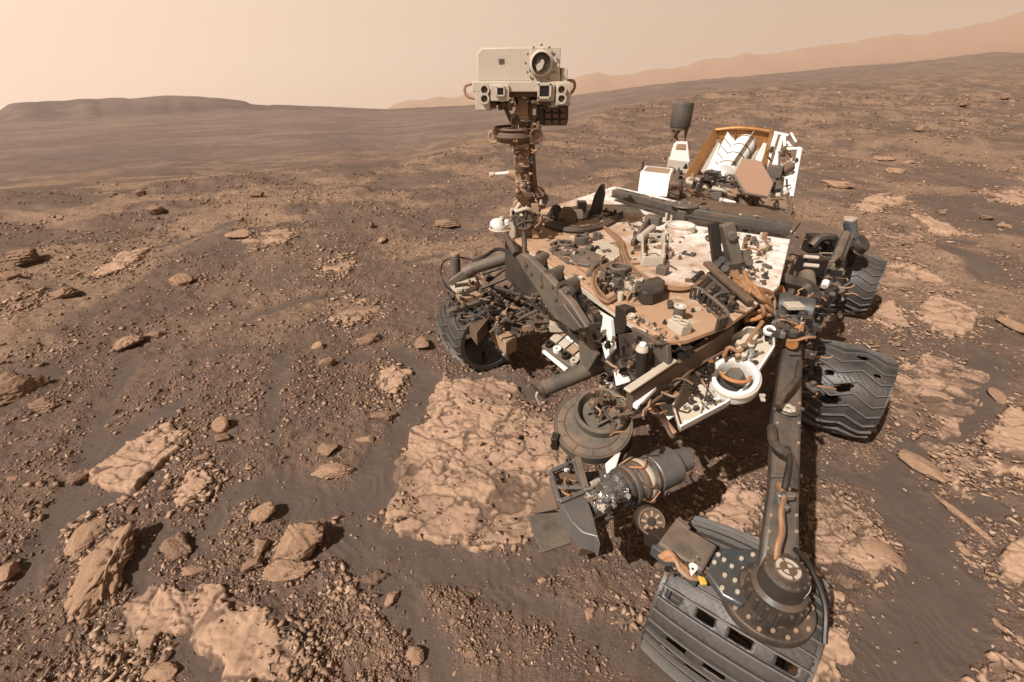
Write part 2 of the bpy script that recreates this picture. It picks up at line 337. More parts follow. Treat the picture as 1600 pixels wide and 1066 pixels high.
slab([(1235, 1012), (1275, 985), (1310, 978), (1324, 1090), (1200, 1090)], .06, "ridged bedrock block against the front wheel at the bottom edge", cell=8, seed=221)
slab([(1475, 1090), (1530, 1030), (1640, 1000), (1640, 1090)], .05, "cracked bedrock mass in the bottom right corner", cell=6, seed=231, frag=.4)
slab([(1100, 800), (1150, 760), (1190, 775), (1200, 840), (1140, 835)], .05, "pale bedrock block under the front suspension leg", cell=6, seed=241)
slab([(1262, 792), (1300, 768), (1350, 795), (1372, 830), (1402, 850), (1385, 895), (1300, 965), (1255, 890)], .035, "shadowed rubbly bedrock right of the front wheel's steering hub", cell=8, seed=251, frag=.5)
slab([(140, 738), (200, 690), (275, 655), (292, 690), (255, 722), (205, 768), (160, 764)], .04, "jagged tan outcrop raised above the sand lane, larger than the folded one", cell=8, seed=261)
slab([(268, 772), (300, 733), (325, 738), (332, 775), (302, 802)], .05, "folded tan outcrop on the sand between the jagged outcrop and the dome-topped boulder", cell=7, seed=271)
slab([(520, 470), (560, 460), (600, 480), (575, 505), (540, 515), (520, 505)], .025, "pale orange bedrock patch in the gravel left of the front wheel", cell=5, seed=281, frag=.5)
slab([(590, 580), (625, 565), (640, 580), (625, 620), (600, 625)], .04, "small pale ledge between the gravel and the largest slab", cell=8, seed=291, frag=.4)
slab([(500, 415), (530, 405), (560, 410), (545, 430), (505, 432)], .02, "faint orange bedrock patch above the pale orange one", cell=5, seed=295, frag=.4)
slab([(133, 432), (190, 392), (228, 385), (222, 402), (165, 428)], .07, "long narrow slanted ledge on the slope left of the middle distance", cell=4, seed=301)
slab([(1345, 320), (1385, 308), (1415, 318), (1410, 330), (1360, 330)], .05, "flat pale plate behind the rear wheel", cell=3, seed=311)
slab([(1335, 333), (1350, 328), (1378, 333), (1375, 343), (1340, 343)], .05, "small flat plate touching the rear wheel's far side", cell=3, seed=321)
slab([(1420, 333), (1445, 340), (1485, 352), (1508, 370), (1480, 373), (1445, 362)], .09, "tilted thin plate on dark sand, right of the flat pale plate", cell=3, seed=331, tilt=-.06)
slab([(90, 800), (130, 790), (150, 810), (130, 830), (105, 830)], .03, "low gravelly ledge above the flaky upright block", cell=8, seed=335, frag=.6)
slab([(545, 890), (580, 885), (600, 910), (575, 925)], .03, "small pale knob on the gravel below the dome-topped boulder's sand", cell=7, seed=341)
slab([(1490, 745), (1515, 735), (1530, 780), (1522, 790)], .03, "thin pale ledge above the splinter of rock", cell=9, seed=351, frag=.4)

slab([(470, 985), (500, 990), (520, 1090), (492, 1090)], .02, "thin pale bedrock strip at the bottom edge right of the broken sheet", cell=7, seed=361, frag=.4)
slab([(165, 1000), (195, 1042), (250, 1070), (230, 1090), (150, 1060)], .02, "pale bedrock scrap at the lower end of the broken sheet", cell=7, seed=371, frag=.5)
slab([(1120, 880), (1000, 960), (960, 985), (990, 1010), (1060, 990)], .02, "pale rubbly bedrock showing beside the near front wheel", cell=8, seed=381, frag=.5)
slab([(1300, 560), (1345, 535), (1420, 545), (1405, 572), (1360, 585)], .02, "gravelly bedrock apron behind the middle wheel", cell=8, seed=391, frag=.6)
slab([(1440, 700), (1500, 690), (1520, 720), (1480, 740)], .02, "crumbled pale rubble between two sand lanes near the oval stone", cell=9, seed=401, frag=.6)
slab([(380, 380), (430, 362), (470, 368), (440, 388), (395, 395)], .025, "faint pale ledge on the middle of the slope", cell=5, seed=411, frag=.3)
slab([(1530, 300), (1580, 290), (1640, 300), (1600, 318), (1540, 315)], .03, "low pale shelf at the right edge in the middle distance", cell=4, seed=421, frag=.3)
slab([(1330, 385), (1390, 372), (1450, 380), (1420, 400), (1350, 402)], .02, "worn pale pavement behind the rear wheel", cell=5, seed=431, frag=.4)
slab([(20, 470), (70, 455), (60, 475), (25, 490)], .03, "small pale ledge near the left edge below the dark flat-topped ledge", cell=5, seed=441, frag=.3)
# ================================================================== LOOSE ROCKS
def ico(sub):
    bm = bmesh.new(); bmesh.ops.create_icosphere(bm, subdivisions=sub, radius=1)
    V = np.array([v.co[:] for v in bm.verts]); F = np.array([[v.index for v in f.verts] for f in bm.faces]); bm.free(); return V, F
ICO = {k: ico(k) for k in (1, 2, 4, 5)}
def rock_mesh(seed, sub=4, cuts=14, layered=0.0, rough=.09):
    r = np.random.default_rng(seed); V, F = ICO[sub]; V = V.copy()
    n = r.normal(size=(cuts, 3)); n /= np.linalg.norm(n, axis=1)[:, None]; o = r.uniform(.52, .86, cuts)
    for a, b in zip(n, o):                    # chip flat facets off the ball
        d = V @ a - b; V = V - np.clip(d, 0, None)[:, None] * a * .96
    if sub > 2:
        q = V * 1.0
        nz = fbm(q[:, 0] * 2.2 + q[:, 2] * 1.7 + seed, q[:, 1] * 2.2 - q[:, 2] * 1.3, 5, seed % 97, .6)
        f1, f2, cv = voro(q[:, 0] * 2.6 + nz + q[:, 2] * 1.1, q[:, 1] * 2.6 + q[:, 2] * 1.9, seed % 89)
        V = V * (1 + nz * rough * 2 + (cv - .5) * rough * 1.3 - (1 - sstep(.02, .12, f2 - f1)) * rough * .7)[:, None]
        if layered:
            st = np.sin(V[:, 2] * 24 + nz * 5); V[:, :2] *= (1 + layered * .10 * np.sign(st) * np.abs(st) ** .4)[:, None]
    return V, F
ROCKPOS = []
def rock(u, v, w, h, label, d3=None, rot=0, mat=None, seed=None, layered=0.0, sub=5, tiltx=0, tilty=0, cuts=14, sink=.3, name="rock", hf=.62, rough=.09):
    p0 = P(u, v); m = mpp(p0); dep_el = math.atan2(CH, math.hypot(p0.x, p0.y))
    sx = w * m / 2; sy = (h * m / 2) / max(.35, math.sin(dep_el) + .45 * math.cos(dep_el) * hf) if d3 is None else d3
    sz = hf * min(sx, sy) if hf < 5 else hf
    V, F = rock_mesh(seed or (int(u * 7 + v * 13) % 9973), sub, cuts, layered, rough)
    V = V * np.array([sx, sy, sz])
    me = mesh_np("rock", V, F, smooth=True)
    o = link(name, me, mat or STONE2); o.location = (p0.x, p0.y, zat(p0.x, p0.y) + sz * (1 - sink) * .75)
    o.rotation_euler = (tiltx, tilty, rot); o["label"] = label; o["category"] = "rock"; o["group"] = "loose rocks on the gravel"
    ROCKPOS.append((p0.x, p0.y, max(sx, sy))); return o
rock(470, 860, 88, 76, "dome-topped tan boulder with a rough crumbled flank casting a dark shadow", layered=.3, hf=.58, rough=.13)
rock(455, 896, 88, 42, "crumbly tan ledge at the foot of the dome-topped boulder", mat=STONE2, hf=.3, rough=.16)
rock(170, 882, 92, 120, "rough flaky upright block with a dark shaded side, biggest rock near the lower left", rot=.25, layered=.5, mat=STONE2, hf=.34, tilty=-.12, tiltx=.08, rough=.24)
rock(128, 838, 50, 60, "smooth pink-tan plate on the upper end of the flaky upright block", rot=.3, mat=STONE2, hf=.25)
rock(37, 612, 40, 62, "dark upright block leaning over its own shadow near the left edge", rot=-.5, layered=.5, mat=STONE, hf=.9, tilty=.3)
rock(8, 592, 36, 18, "flat brown stone cut by the left edge above the dark upright block", mat=STONE, hf=.4)
rock(75, 635, 44, 26, "low flaky stone right of the dark upright block", mat=STONE, hf=.4, layered=1)
rock(350, 668, 30, 26, "pale wedge-shaped stone with a flat bright top on the sand", mat=STONE2, hf=.95, cuts=7, rough=.03)
rock(345, 684, 26, 14, "crumbly lump under the pale wedge-shaped stone", mat=STONE, hf=.6)
rock(10, 890, 38, 34, "tan block cut by the left edge below the sand lane", mat=STONE2, hf=.5, rot=.3)
rock(600, 650, 44, 20, "reddish lens-shaped rock on the sand beside the largest slab", mat=STONE, hf=.7, layered=1)
rock(660, 540, 26, 32, "upright knobbly brown rock left of the front wheel", mat=STONE, hf=.9, rot=.4)
rock(520, 738, 62, 30, "long rough tan rock at the edge of the wide sand lane", mat=STONE2, hf=.45, layered=.6)
rock(510, 704, 36, 26, "triangular pale rock just above the long rough tan rock", mat=STONE2, hf=.6, cuts=8)
rock(573, 688, 30, 14, "small pale rounded stone between the reddish lens and the triangular rock", hf=.6)
rock(578, 530, 40, 22, "wedge-shaped brown rock pointing away from the front wheel", mat=STONE, hf=.55, cuts=8, rot=.4)
rock(500, 545, 24, 16, "pale curved sliver of stone in the gravel", mat=STONE2, hf=.5, rot=.5)
rock(512, 572, 26, 20, "dark notched stone left of the wedge-shaped brown rock", mat=STONE, hf=.7)
rock(42, 407, 48, 22, "dark flat-topped ledge rock high on the left", mat=STONE, hf=.6, layered=.8)
rock(18, 438, 34, 12, "low brown ledge below the dark flat-topped one", mat=STONE, hf=.4)
rock(100, 460, 46, 18, "broken low ledge in the gravel below the long narrow ledge", mat=STONE, hf=.45, layered=1)
rock(284, 440, 34, 18, "orange-pink block standing alone on the slope", mat=STONE2, hf=.8, cuts=9)
rock(204, 536, 32, 34, "pale flaky clod at the fork of the two sand lanes", mat=STONE2, hf=.4, layered=1, rough=.14)
rock(243, 524, 30, 12, "dark little ledge right of the pale flaky clod", mat=STONE, hf=.6)
rock(125, 745, 36, 26, "dark forked stone beside the jagged outcrop", mat=STONE, hf=.6, rot=.6, rough=.16)
rock(18, 746, 22, 9, "dark thin chip near the left edge in fine gravel", mat=STONE, hf=.6)
rock(415, 808, 40, 32, "pale blocky clod on the near bank of the wide sand lane", mat=STONE2, hf=.5)
rock(275, 855, 52, 40, "cluster-like knobbly brown rock between the flaky upright block and the boulder", mat=STONE, hf=.45, rough=.18)
rock(410, 858, 26, 36, "upright tan block just left of the dome-topped boulder", mat=STONE2, hf=.7)
rock(398, 885, 36, 30, "rough crumbled block below the upright tan block", mat=STONE, hf=.6, rough=.17)
rock(305, 896, 36, 22, "angular tan stone above the broken bedrock sheet", mat=STONE2, hf=.6)
rock(318, 718, 32, 10, "thin dark sliver above the folded outcrop", mat=STONE, hf=.5, rot=.3)
rock(206, 792, 12, 20, "small dark upright pebble on sand beside the flaky upright block", mat=STONE, hf=.9)
rock(123, 960, 14, 14, "small pink stone below the flaky upright block", mat=STONE2, hf=.8)
rock(255, 1055, 46, 26, "rounded tan hump on the sand at the bottom edge", mat=STONE2, hf=.4, cuts=6)
rock(612, 935, 26, 30, "tan lump at the bank of the lower sand lane", mat=STONE2, hf=.5)
rock(650, 1028, 30, 28, "square pale stone alone by the lower sand lane", mat=STONE2, hf=.6, cuts=8)
rock(737, 1030, 22, 16, "brown pyramid stone right of the square pale stone", mat=STONE, hf=.8, cuts=6)
rock(711, 978, 16, 14, "dark rounded cobble in gravel above the brown pyramid stone", mat=STONE, hf=.7)
rock(920, 963, 16, 20, "pale oval cobble in the gravel left of the front wheel", mat=STONE2, hf=.5)
rock(848, 910, 18, 12, "pale bean-shaped stone under the drill plate", mat=STONE2, hf=.6)
rock(1438, 730, 34, 54, "leaf-shaped tan rock lying on dark sand", rot=.45, mat=STONE2, hf=.5, cuts=8)
rock(1557, 625, 20, 32, "small oval pink-tan stone near the right edge", rot=-.3, mat=STONE2, hf=.6, cuts=8, rough=.03)
rock(1512, 818, 16, 92, "long thin splinter of rock standing in the sand", rot=.22, mat=STONE2, hf=.7, layered=.5)
rock(1508, 860, 18, 14, "small pale stone at the foot of the splinter", mat=STONE2, hf=.6)
rock(1594, 520, 30, 46, "tan block cut by the right edge beyond the oval stone", mat=STONE2, hf=.5)
rock(1527, 982, 10, 8, "little square pale stone on the sand in the lower right", mat=STONE2, hf=.8)
rock(1560, 975, 12, 16, "little upright pale stone beside the square one in the lower right", mat=STONE2, hf=.6)
rock(1376, 865, 44, 50, "smooth pale block at the end of the steering hub's shadow", rot=.3, mat=STONE2, hf=.35, cuts=7, rough=.04)
rock(1405, 880, 16, 36, "pale upright chip right of the smooth pale block", rot=-.4, mat=STONE2, hf=.5)
rock(695, 352, 46, 14, "dark splintered ledge left of the mast", mat=STONE, hf=.5, rot=-.35, layered=1)
rock(582, 361, 10, 14, "small dark upright stone standing out on the slope", mat=STONE, hf=1.4)
rock(598, 378, 14, 14, "pale tilted chip below the small dark upright stone", mat=STONE2, hf=.5)
rock(222, 312, 22, 10, "dark block near the crest on the left", mat=STONE, hf=.8)
rock(247, 340, 26, 12, "dark slanted block below the crest", mat=STONE, hf=.8, rot=.4)
rock(405, 316, 30, 8, "dark double block on the crest slope", mat=STONE, hf=.7)
rock(375, 372, 40, 14, "thin pale ledge in the middle of the slope", mat=STONE2, hf=.35, rot=.35)
rock(1565, 158, 16, 8, "far dark block near the right edge under the ridge", mat=STONE, hf=.8)
rock(1503, 172, 14, 7, "far dark stone on the brown rise below the ridge", mat=STONE, hf=.8)
rock(1540, 340, 22, 8, "thin dark flake right of the tilted thin plate", mat=STONE, hf=.5)
rock(1568, 352, 20, 14, "small tan block near the right edge behind the tilted thin plate", mat=STONE2, hf=.5, rot=-.5)
rock(1470, 335, 14, 8, "tiny brown cobble above the tilted thin plate", mat=STONE, hf=.7)
rock(1435, 215, 34, 7, "long dark ledge line among the far gravel on the right", mat=STONE, hf=.5)
rock(1300, 300, 52, 18, "pale tilted plate just right of the rover's rear truss", mat=STONE2, hf=.25)
rock(1385, 245, 34, 8, "low pale shelf in the gravel behind the rover", mat=STONE2, hf=.35)
rock(1420, 255, 30, 7, "second low shelf right of the pale one behind the rover", mat=STONE2, hf=.35)
rock(1400, 266, 30, 12, "tan plate below the two low shelves", mat=STONE2, hf=.3)

# small stones: a few alike shapes, many individuals
def clear_of_rover(x, y):
    return not any(abs((x - cx) * .6 + (y - cy_) * .8) < .36 and abs((x - cx) * .8 - (y - cy_) * .6) < .32 for cx, cy_ in WHEELS)
WHEELS = [(.78, .97), (2.0, 2.45), (3.0, 4.0), (-.2, 3.0)]
small = []
for k in range(10):
    Vk, Fk = rock_mesh(500 + k, 2, 16); Vk = Vk * np.array([1, rng.uniform(.5, .9), rng.uniform(.3, .5)])
    mk = mesh_np("stone", Vk, Fk, smooth=False); mk.materials.append((STONE, STONE2, STONE2)[k % 3]); small.append(mk)
def on_slab(x, y): return any(inside(np.array([x]), np.array([y]), pl)[0] for pl in SLABS)
cnt = 0; tries = 0
while cnt < 230 and tries < 6000:
    tries += 1
    u = rng.uniform(-10, 1610); v = 290 + 780 * rng.uniform() ** .8
    q = P(u, v); R = math.hypot(q.x, q.y)
    if R > 10 or not clear_of_rover(q.x, q.y): continue
    if sandness(np.array([q.x]), np.array([q.y]))[0] > .4 and rng.uniform() > .12: continue
    if any(math.hypot(q.x - a, q.y - b) < c_ * .9 for a, b, c_ in ROCKPOS): continue
    s = rng.choice([7, 9, 11, 14, 18], p=[.3, .3, .22, .13, .05]) * mpp(q) * rng.uniform(.28, .45)
    o = link("stone", small[rng.integers(10)]); o.location = (q.x, q.y, zat(q.x, q.y) + s * .18 + (.03 if on_slab(q.x, q.y) else 0)); o.scale = (s, s, s)
    o.rotation_euler = (rng.uniform(-.35, .35), rng.uniform(-.35, .35), rng.uniform(0, 6.28))
    o["label"] = "small angular stone lying loose among the gravel"; o["category"] = "stone"; o["group"] = "small stones scattered over the gravel"; cnt += 1

# pebbles: more than anyone could count
NP = 95000; V1, F1 = ICO[1]
V1 = np.array([v for v in V1]); 
shapes = []
for k in range(12):
    r = np.random.default_rng(900 + k); base = np.array([[1, 1, 1], [1, -1, -1], [-1, 1, -1], [-1, -1, 1], [1.0, -.9, 1.0], [-1, 1, .9], [.9, .9, -1], [-.9, -1, -1]], float) * .62
    base = base + r.normal(size=base.shape) * .30; base = base * np.array([1.1, r.uniform(.45, .9), r.uniform(.35, .7)]); shapes.append(base)
HF = np.array([[4, 0, 2], [0, 5, 6], [0, 4, 3], [0, 3, 5], [4, 1, 7], [4, 7, 3], [5, 3, 7], [5, 7, 2], [2, 7, 1], [6, 5, 2], [0, 6, 1], [1, 6, 2], [0, 1, 4]], int)
from mathutils.geometry import convex_hull_2d
def hull(pts):
    bm = bmesh.new(); vs_ = [bm.verts.new(p) for p in pts]; bmesh.ops.convex_hull(bm, input=vs_); bmesh.ops.triangulate(bm, faces=bm.faces[:])
    bm.verts.ensure_lookup_table(); bm.verts.index_update(); A = np.array([v.co[:] for v in bm.verts]); B = np.array([[v.index for v in f.verts] for f in bm.faces]); bm.free(); return A, B
SHP = [hull(s) for s in shapes]
rr = np.exp(rng.uniform(math.log(.85), math.log(48), NP * 4)); aa = np.radians(rng.uniform(-66, 60, NP * 4))
px, py = rr * np.sin(aa), rr * np.cos(aa); sd = sandness(px, py)
clus = sstep(-.12, .22, fbm(px * 1.9, py * 1.9, 4, 301)) * .85 + .12
keep = (rr < np.interp(np.degrees(aa), AZ, RC) * 1.02) & (rng.uniform(size=NP * 4) < clus * (1 - sd) ** 2 + .03)
for pl in SLABS[:12]: keep &= ~(inside(px, py, pl) & (rng.uniform(size=NP * 4) > .05))
px, py, rr = px[keep][:NP], py[keep][:NP], rr[keep][:NP]; n = len(px)
size = (.0019 + .0058 * rng.uniform(size=n) ** 4) * (1 + .30 * rr) * np.where(rng.uniform(size=n) > .96, 1.7, 1)
R = np.hypot(px, py); pz = height(px, py, np.degrees(np.arctan2(px, py)), R, sandness(px, py))
for pl in SLABS[:12]: pz = pz + inside(px, py, pl) * .03
# flat pale chips: crumbled bedrock round the outcrops and in drifts on the slope
NC = 24000; k_ = rng.integers(0, len(SLABS), NC); cxs, cys = np.zeros(NC), np.zeros(NC)
for a in range(NC):
    pl = SLABS[k_[a]]; b = rng.integers(len(pl)); t = rng.uniform(); q0 = pl[b] * (1 - t) + pl[(b + 1) % len(pl)] * t; cxs[a], cys[a] = q0 + rng.normal(size=2) * .07
half = NC // 2; r_ = np.exp(rng.uniform(math.log(1.6), math.log(14), half)); a_ = np.radians(rng.uniform(-62, 58, half)); cxs[:half], cys[:half] = r_ * np.sin(a_), r_ * np.cos(a_)
ok = (rng.uniform(size=NC) < sstep(.02, .22, fbm(cxs * 1.3 + 4, cys * 1.9, 4, 611))) | (np.arange(NC) >= half); ok &= (sandness(cxs, cys) < .5) & (np.hypot(cxs, cys) > .8)
cxs, cys = cxs[ok], cys[ok]; m_ = len(cxs); cr_ = np.hypot(cxs, cys)
cz_ = height(cxs, cys, np.degrees(np.arctan2(cxs, cys)), cr_, sandness(cxs, cys))
for pl in SLABS: cz_ = cz_ + inside(cxs, cys, pl) * .012
csz = (.0035 + .014 * rng.uniform(size=m_) ** 3.5) * (1 + .16 * cr_)
px, py, pz, size = np.append(px, cxs), np.append(py, cys), np.append(pz, cz_), np.append(size, csz); flat = np.append(np.ones(n), np.full(m_, .42)); n0_, n = n, n + m_
Vs, Fs, Ts, off = [], [], [], 0
which = rng.integers(0, 12, n); ang = rng.uniform(0, 6.283, n); tone = np.clip(rng.normal(.52, .24, n), 0, 1); tone[n0_:] = np.clip(rng.normal(.80, .12, m_), 0, 1)
for k in range(12):
    A, B = SHP[k]; s = np.nonzero(which == k)[0]
    ca, sa = np.cos(ang[s]), np.sin(ang[s]); sz = size[s][:, None]
    X = (A[None, :, 0] * ca[:, None] - A[None, :, 1] * sa[:, None]) * sz + px[s][:, None]
    Y = (A[None, :, 0] * sa[:, None] + A[None, :, 1] * ca[:, None]) * sz + py[s][:, None]
    Z = A[None, :, 2] * sz * flat[s][:, None] + pz[s][:, None] + sz * .2
    Vs.append(np.stack([X, Y, Z], -1).reshape(-1, 3)); Fs.append((B[None] + (np.arange(len(s)) * len(A))[:, None, None] + off).reshape(-1, 3))
    Ts.append(np.repeat(tone[s], len(A))); off += len(s) * len(A)
me = mesh_np("pebbles", np.vstack(Vs), np.vstack(Fs), smooth=False); point_attr(me, "tone", np.concatenate(Ts))
peb = link("gravel", me, PEB, kind="stuff"); peb["label"] = "loose pebbles and grit strewn over the soil"
# ================================================================== ROVER: helpers and paints
def paint(name, base, dustc=(.42, .23, .13), dust=.5, rough=.55, metal=0.0, grain=.25, sc=6, dark=.6, spec=.4):
    m = M(name); p = m.pos()
    c = m.mix(m.mr(m.noise(sc * 3, 5, .65, p), .45, .75, 0, grain), base, tuple(q * dark for q in base))
    c = m.mix(m.mr(m.noise(sc * 28, 3, .75, p), .52, .72, 0, .35), c, tuple(q * .45 for q in base)); c = m.mix(m.mr(m.noise(sc * 17, 4, .75, p), .58, .74, 0, .3), c, tuple(min(.9, q * 1.6 + .02) for q in base))
    nz = m.n("ShaderNodeSeparateXYZ"); m.l(m.n("ShaderNodeNewGeometry").outputs["Normal"], nz.inputs[0])
    f = m.math("MULTIPLY", m.mr(nz.outputs[2], -.2, .9, .2, 1.), m.mr(m.noise(sc, 8, .72, p), .38, .62, 0, dust))
    c = m.mix(f, c, dustc); m.col(c); m.rough(rough, metal, spec)
    rr_ = m.mr(m.noise(sc * 2, 4, .6, p), .3, .7, rough - .08, min(1, rough + .15)); m.l(rr_, m.b.inputs["Roughness"])
    m.bump(m.math("ADD", m.noise(sc * 40, 3, .6, p), m.math("MULTIPLY", m.noise(sc * 6, 4, .6, p), 1.2)), .18, .003); return m.m
GREY = paint("grey_anodised", (.080, .073, .065), (.20, .135, .094), .85, .5, .25, .4)
DGREY = paint("dark_grey_metal", (.036, .032, .028), (.16, .104, .071), .8, .5, .25, .4)
OLIVE = paint("olive_grey_plate", (.092, .081, .064), (.21, .142, .098), .85, .58, .1, .4)
BLACK = paint("black_metal", (.018, .015, .013), (.11, .065, .042), .35, .45, .2)
WHITE = paint("white_paint", (.80, .78, .74), (.60, .38, .23), .35, .5, 0, .1)
CREAM = paint("dusty_cream_paint", (.46, .40, .325), (.38, .265, .175), .6, .65, 0, .2)
TAN = paint("dust_covered_tan", (.30, .195, .122), (.36, .225, .14), .8, .75, 0, .35)
BROWN = paint("brown_wrap", (.105, .066, .042), (.22, .125, .075), .5, .7, 0, .4)
GOLD = paint("amber_foil", (.36, .17, .055), (.42, .22, .11), .4, .38, .45, .4)
COPPER = paint("copper_cable_wrap", (.27, .135, .066), (.40, .235, .135), .5, .5, .1, .6, 30)
ORANGE = paint("orange_cable", (.42, .175, .06), (.36, .20, .11), .45, .45, 0, .3, 12)
SILVER = paint("bright_silver", (.62, .61, .60), (.35, .22, .14), .35, .26, .9, .3, 16)
STEEL = paint("blue_grey_steel", (.12, .13, .14), (.20, .14, .10), .5, .34, .6, .3)
LGREY = paint("light_grey_alloy", (.165, .158, .152), (.22, .155, .11), .4, .42, .45, .3)
LENS = paint("lens_black", (.006, .006, .007), (.05, .03, .02), .1, .12, 0, .1)
WHEELM = paint("worn_aluminium_tread", (.052, .049, .046), (.12, .088, .070), .55, .46, .3, .55, 5, .4)
CLEATM = paint("worn_cleat_edge", (.115, .108, .100), (.14, .105, .08), .6, .6, .25, .4, 12, .6)
FOILW = paint("white_radiator", (.82, .80, .78), (.66, .47, .34), .25, .4, 0, .1)
MIRROR = paint("hexagon_face_dust", (.30, .175, .115), (.33, .19, .12), .8, .6, 0, .15)
# deck: white paint under drifts of orange dust, thick towards the mast end and thin by the crossbar
dk = M("deck_paint"); p = dk.pos(); sx_ = dk.n("ShaderNodeSeparateXYZ"); dk.l(p, sx_.inputs[0])
drift = dk.math("ADD", dk.math("MULTIPLY", sx_.outputs[0], -.62), dk.math("MULTIPLY", sx_.outputs[1], -.22))   # settles on one side
drift = dk.math("ADD", drift, dk.math("MULTIPLY", dk.noise(5, 6, .62, p), 1.5))
f = dk.mr(drift, -.62, -.08)
c = dk.mix(f, (.78, .74, .68), (.40, .245, .15)); c = dk.mix(dk.mr(dk.noise(30, 5, .7, p), .5, .75, 0, .4), c, (.38, .23, .14))
c = dk.mix(dk.mr(dk.noise(17, 6, .75, p), .47, .6, 0, .5), c, (.43, .27, .165))
c = dk.mix(dk.mr(dk.noise(11, 5, .7, p), .56, .64, 0, .6), c, (.20, .12, .075))
dk.col(c); dk.rough(.7, 0, .25); dk.bump(dk.noise(90, 4, .6, p), .25, .004); DECKM = dk.m

ROOT = bpy.data.objects.new("mars_rover", None); COL.objects.link(ROOT); RL0 = Vector((1.15, 2.1, 0)); ROOT.location = RL0
ROOT["label"] = "six-wheeled exploration rover with camera mast, dusty deck and drill arm"; ROOT["category"] = "rover"
UPV = Vector((0, 0, 1)); FW = Vector((-.6, -.8, 0)); LT = Vector((.8, -.6, 0))     # rover forward, rover left
def frame_of(axis, hint=UPV):
    a = Vector(axis).normalized(); h = Vector(hint)
    if abs(a.dot(h.normalized())) > .97: h = Vector((0, 1, 0)) if abs(a.y) < .9 else Vector((1, 0, 0))
    b = a.cross(h).normalized(); return a, b, a.cross(b).normalized()
class G:
    """collects the shapes of one part"""
    def __init__(s): s.v = []; s.f = []; s.smooth = False
    def add(s, V, F):
        o = len(s.v); s.v += [tuple(q) for q in V]; s.f += [tuple(i + o for i in f) for f in F]; return s
    def box(s, c, ax, ay, az, sx, sy, sz):
        c = Vector(c); ax, ay, az = (Vector(q).normalized() for q in (ax, ay, az))
        V = [c + ax * (sx / 2 * i) + ay * (sy / 2 * j) + az * (sz / 2 * k) for k in (-1, 1) for j in (-1, 1) for i in (-1, 1)]
        F = [(0, 2, 3, 1), (4, 5, 7, 6), (0, 1, 5, 4), (2, 6, 7, 3), (0, 4, 6, 2), (1, 3, 7, 5)]
        return s.add(V, F)
    def bar(s, a, b, w, h, hint=UPV):
        a, b = Vector(a), Vector(b); x, y, z = frame_of(b - a, hint); return s.box((a + b) / 2, x, y, z, (b - a).length, w, h)
    def prism(s, pts, off):
        n = len(pts); pts = [Vector(q) for q in pts]; off = Vector(off)
        nrm = Vector((0, 0, 0))
        for i in range(n): nrm += (pts[i] - pts[0]).cross(pts[(i + 1) % n] - pts[0])
        if nrm.dot(off) > 0: pts = pts[::-1]
        V = pts + [q + off for q in pts]
        return s.add(V, [tuple(range(n)), tuple(range(2 * n - 1, n - 1, -1))] + [(i, i + n, (i + 1) % n + n, (i + 1) % n) for i in range(n)])
    def lathe(s, c, axis, prof, seg=28, hint=UPV, a0=0, a1=6.28318, squash=1.0):
        c = Vector(c); x, y, z = frame_of(axis, hint); full = a1 - a0 > 6.28; n = seg if full else seg + 1
        V = []
        for r, h in prof:
            for i in range(n):
                t = a0 + (a1 - a0) * i / seg; V.append(c + x * h + (y * math.cos(t) + z * math.sin(t) * squash) * r)
        F = []
        for k in range(len(prof) - 1):
            for i in range(seg):
                j = (i + 1) % n; F.append((k * n + i, k * n + j, (k + 1) * n + j, (k + 1) * n + i))
        return s.add(V, F)
    def cyl(s, a, b, r, r2=None, seg=22):
        a, b = Vector(a), Vector(b); L = (b - a).length; r2 = r if r2 is None else r2; e = min(r, r2) * .08
        return s.lathe(a, b - a, [(0, 0), (r - e, 0), (r, e), (r2, L - e), (r2 - e, L), (0, L)], seg)
    def ring(s, c, axis, r0, r1, h, seg=30):      # a short pipe, r0 inside
        return s.lathe(c, axis, [(r0, 0), (r1, 0), (r1, h), (r0, h), (r0, 0)], seg)
    def torus(s, c, axis, R, r, seg=32, k=8):
        prof = [(R + r * math.cos(6.28318 * i / k), r * math.sin(6.28318 * i / k)) for i in range(k + 1)]; return s.lathe(c, axis, prof, seg)
    def tube(s, pts, r, seg=8, sub=5):
        pts = [Vector(q) for q in pts]
        if len(pts) > 2 and sub > 1:
            E = [pts[0] * 2 - pts[1]] + pts + [pts[-1] * 2 - pts[-2]]; out_ = []
            for i in range(1, len(E) - 2):
                a, b, c, d = E[i - 1:i + 3]
                for k in range(sub):
                    t = k / sub; out_.append(.5 * ((2 * b) + (c - a) * t + (2 * a - 5 * b + 4 * c - d) * t * t + (3 * b - a - 3 * c + d) * t ** 3))
            pts = out_ + [pts[-1]]
        V = []; up_ = None
        for i, q in enumerate(pts):
            d = pts[min(i + 1, len(pts) - 1)] - pts[max(i - 1, 0)]
            x, y, z = frame_of(d, up_ or UPV); up_ = z * -1 if up_ is None else (up_ - x * up_.dot(x)).normalized()
            y = x.cross(up_).normalized()
            V += [q + (y * math.cos(6.28318 * k / seg) + up_ * math.sin(6.28318 * k / seg)) * r for k in range(seg)]
        n = len(pts)
        F = [(i * seg + k, i * seg + (k + 1) % seg, (i + 1) * seg + (k + 1) % seg, (i + 1) * seg + k) for i in range(n - 1) for k in range(seg)]
        return s.add(V, F + [tuple(range(seg))[::-1], tuple((n - 1) * seg + k for k in range(seg))])
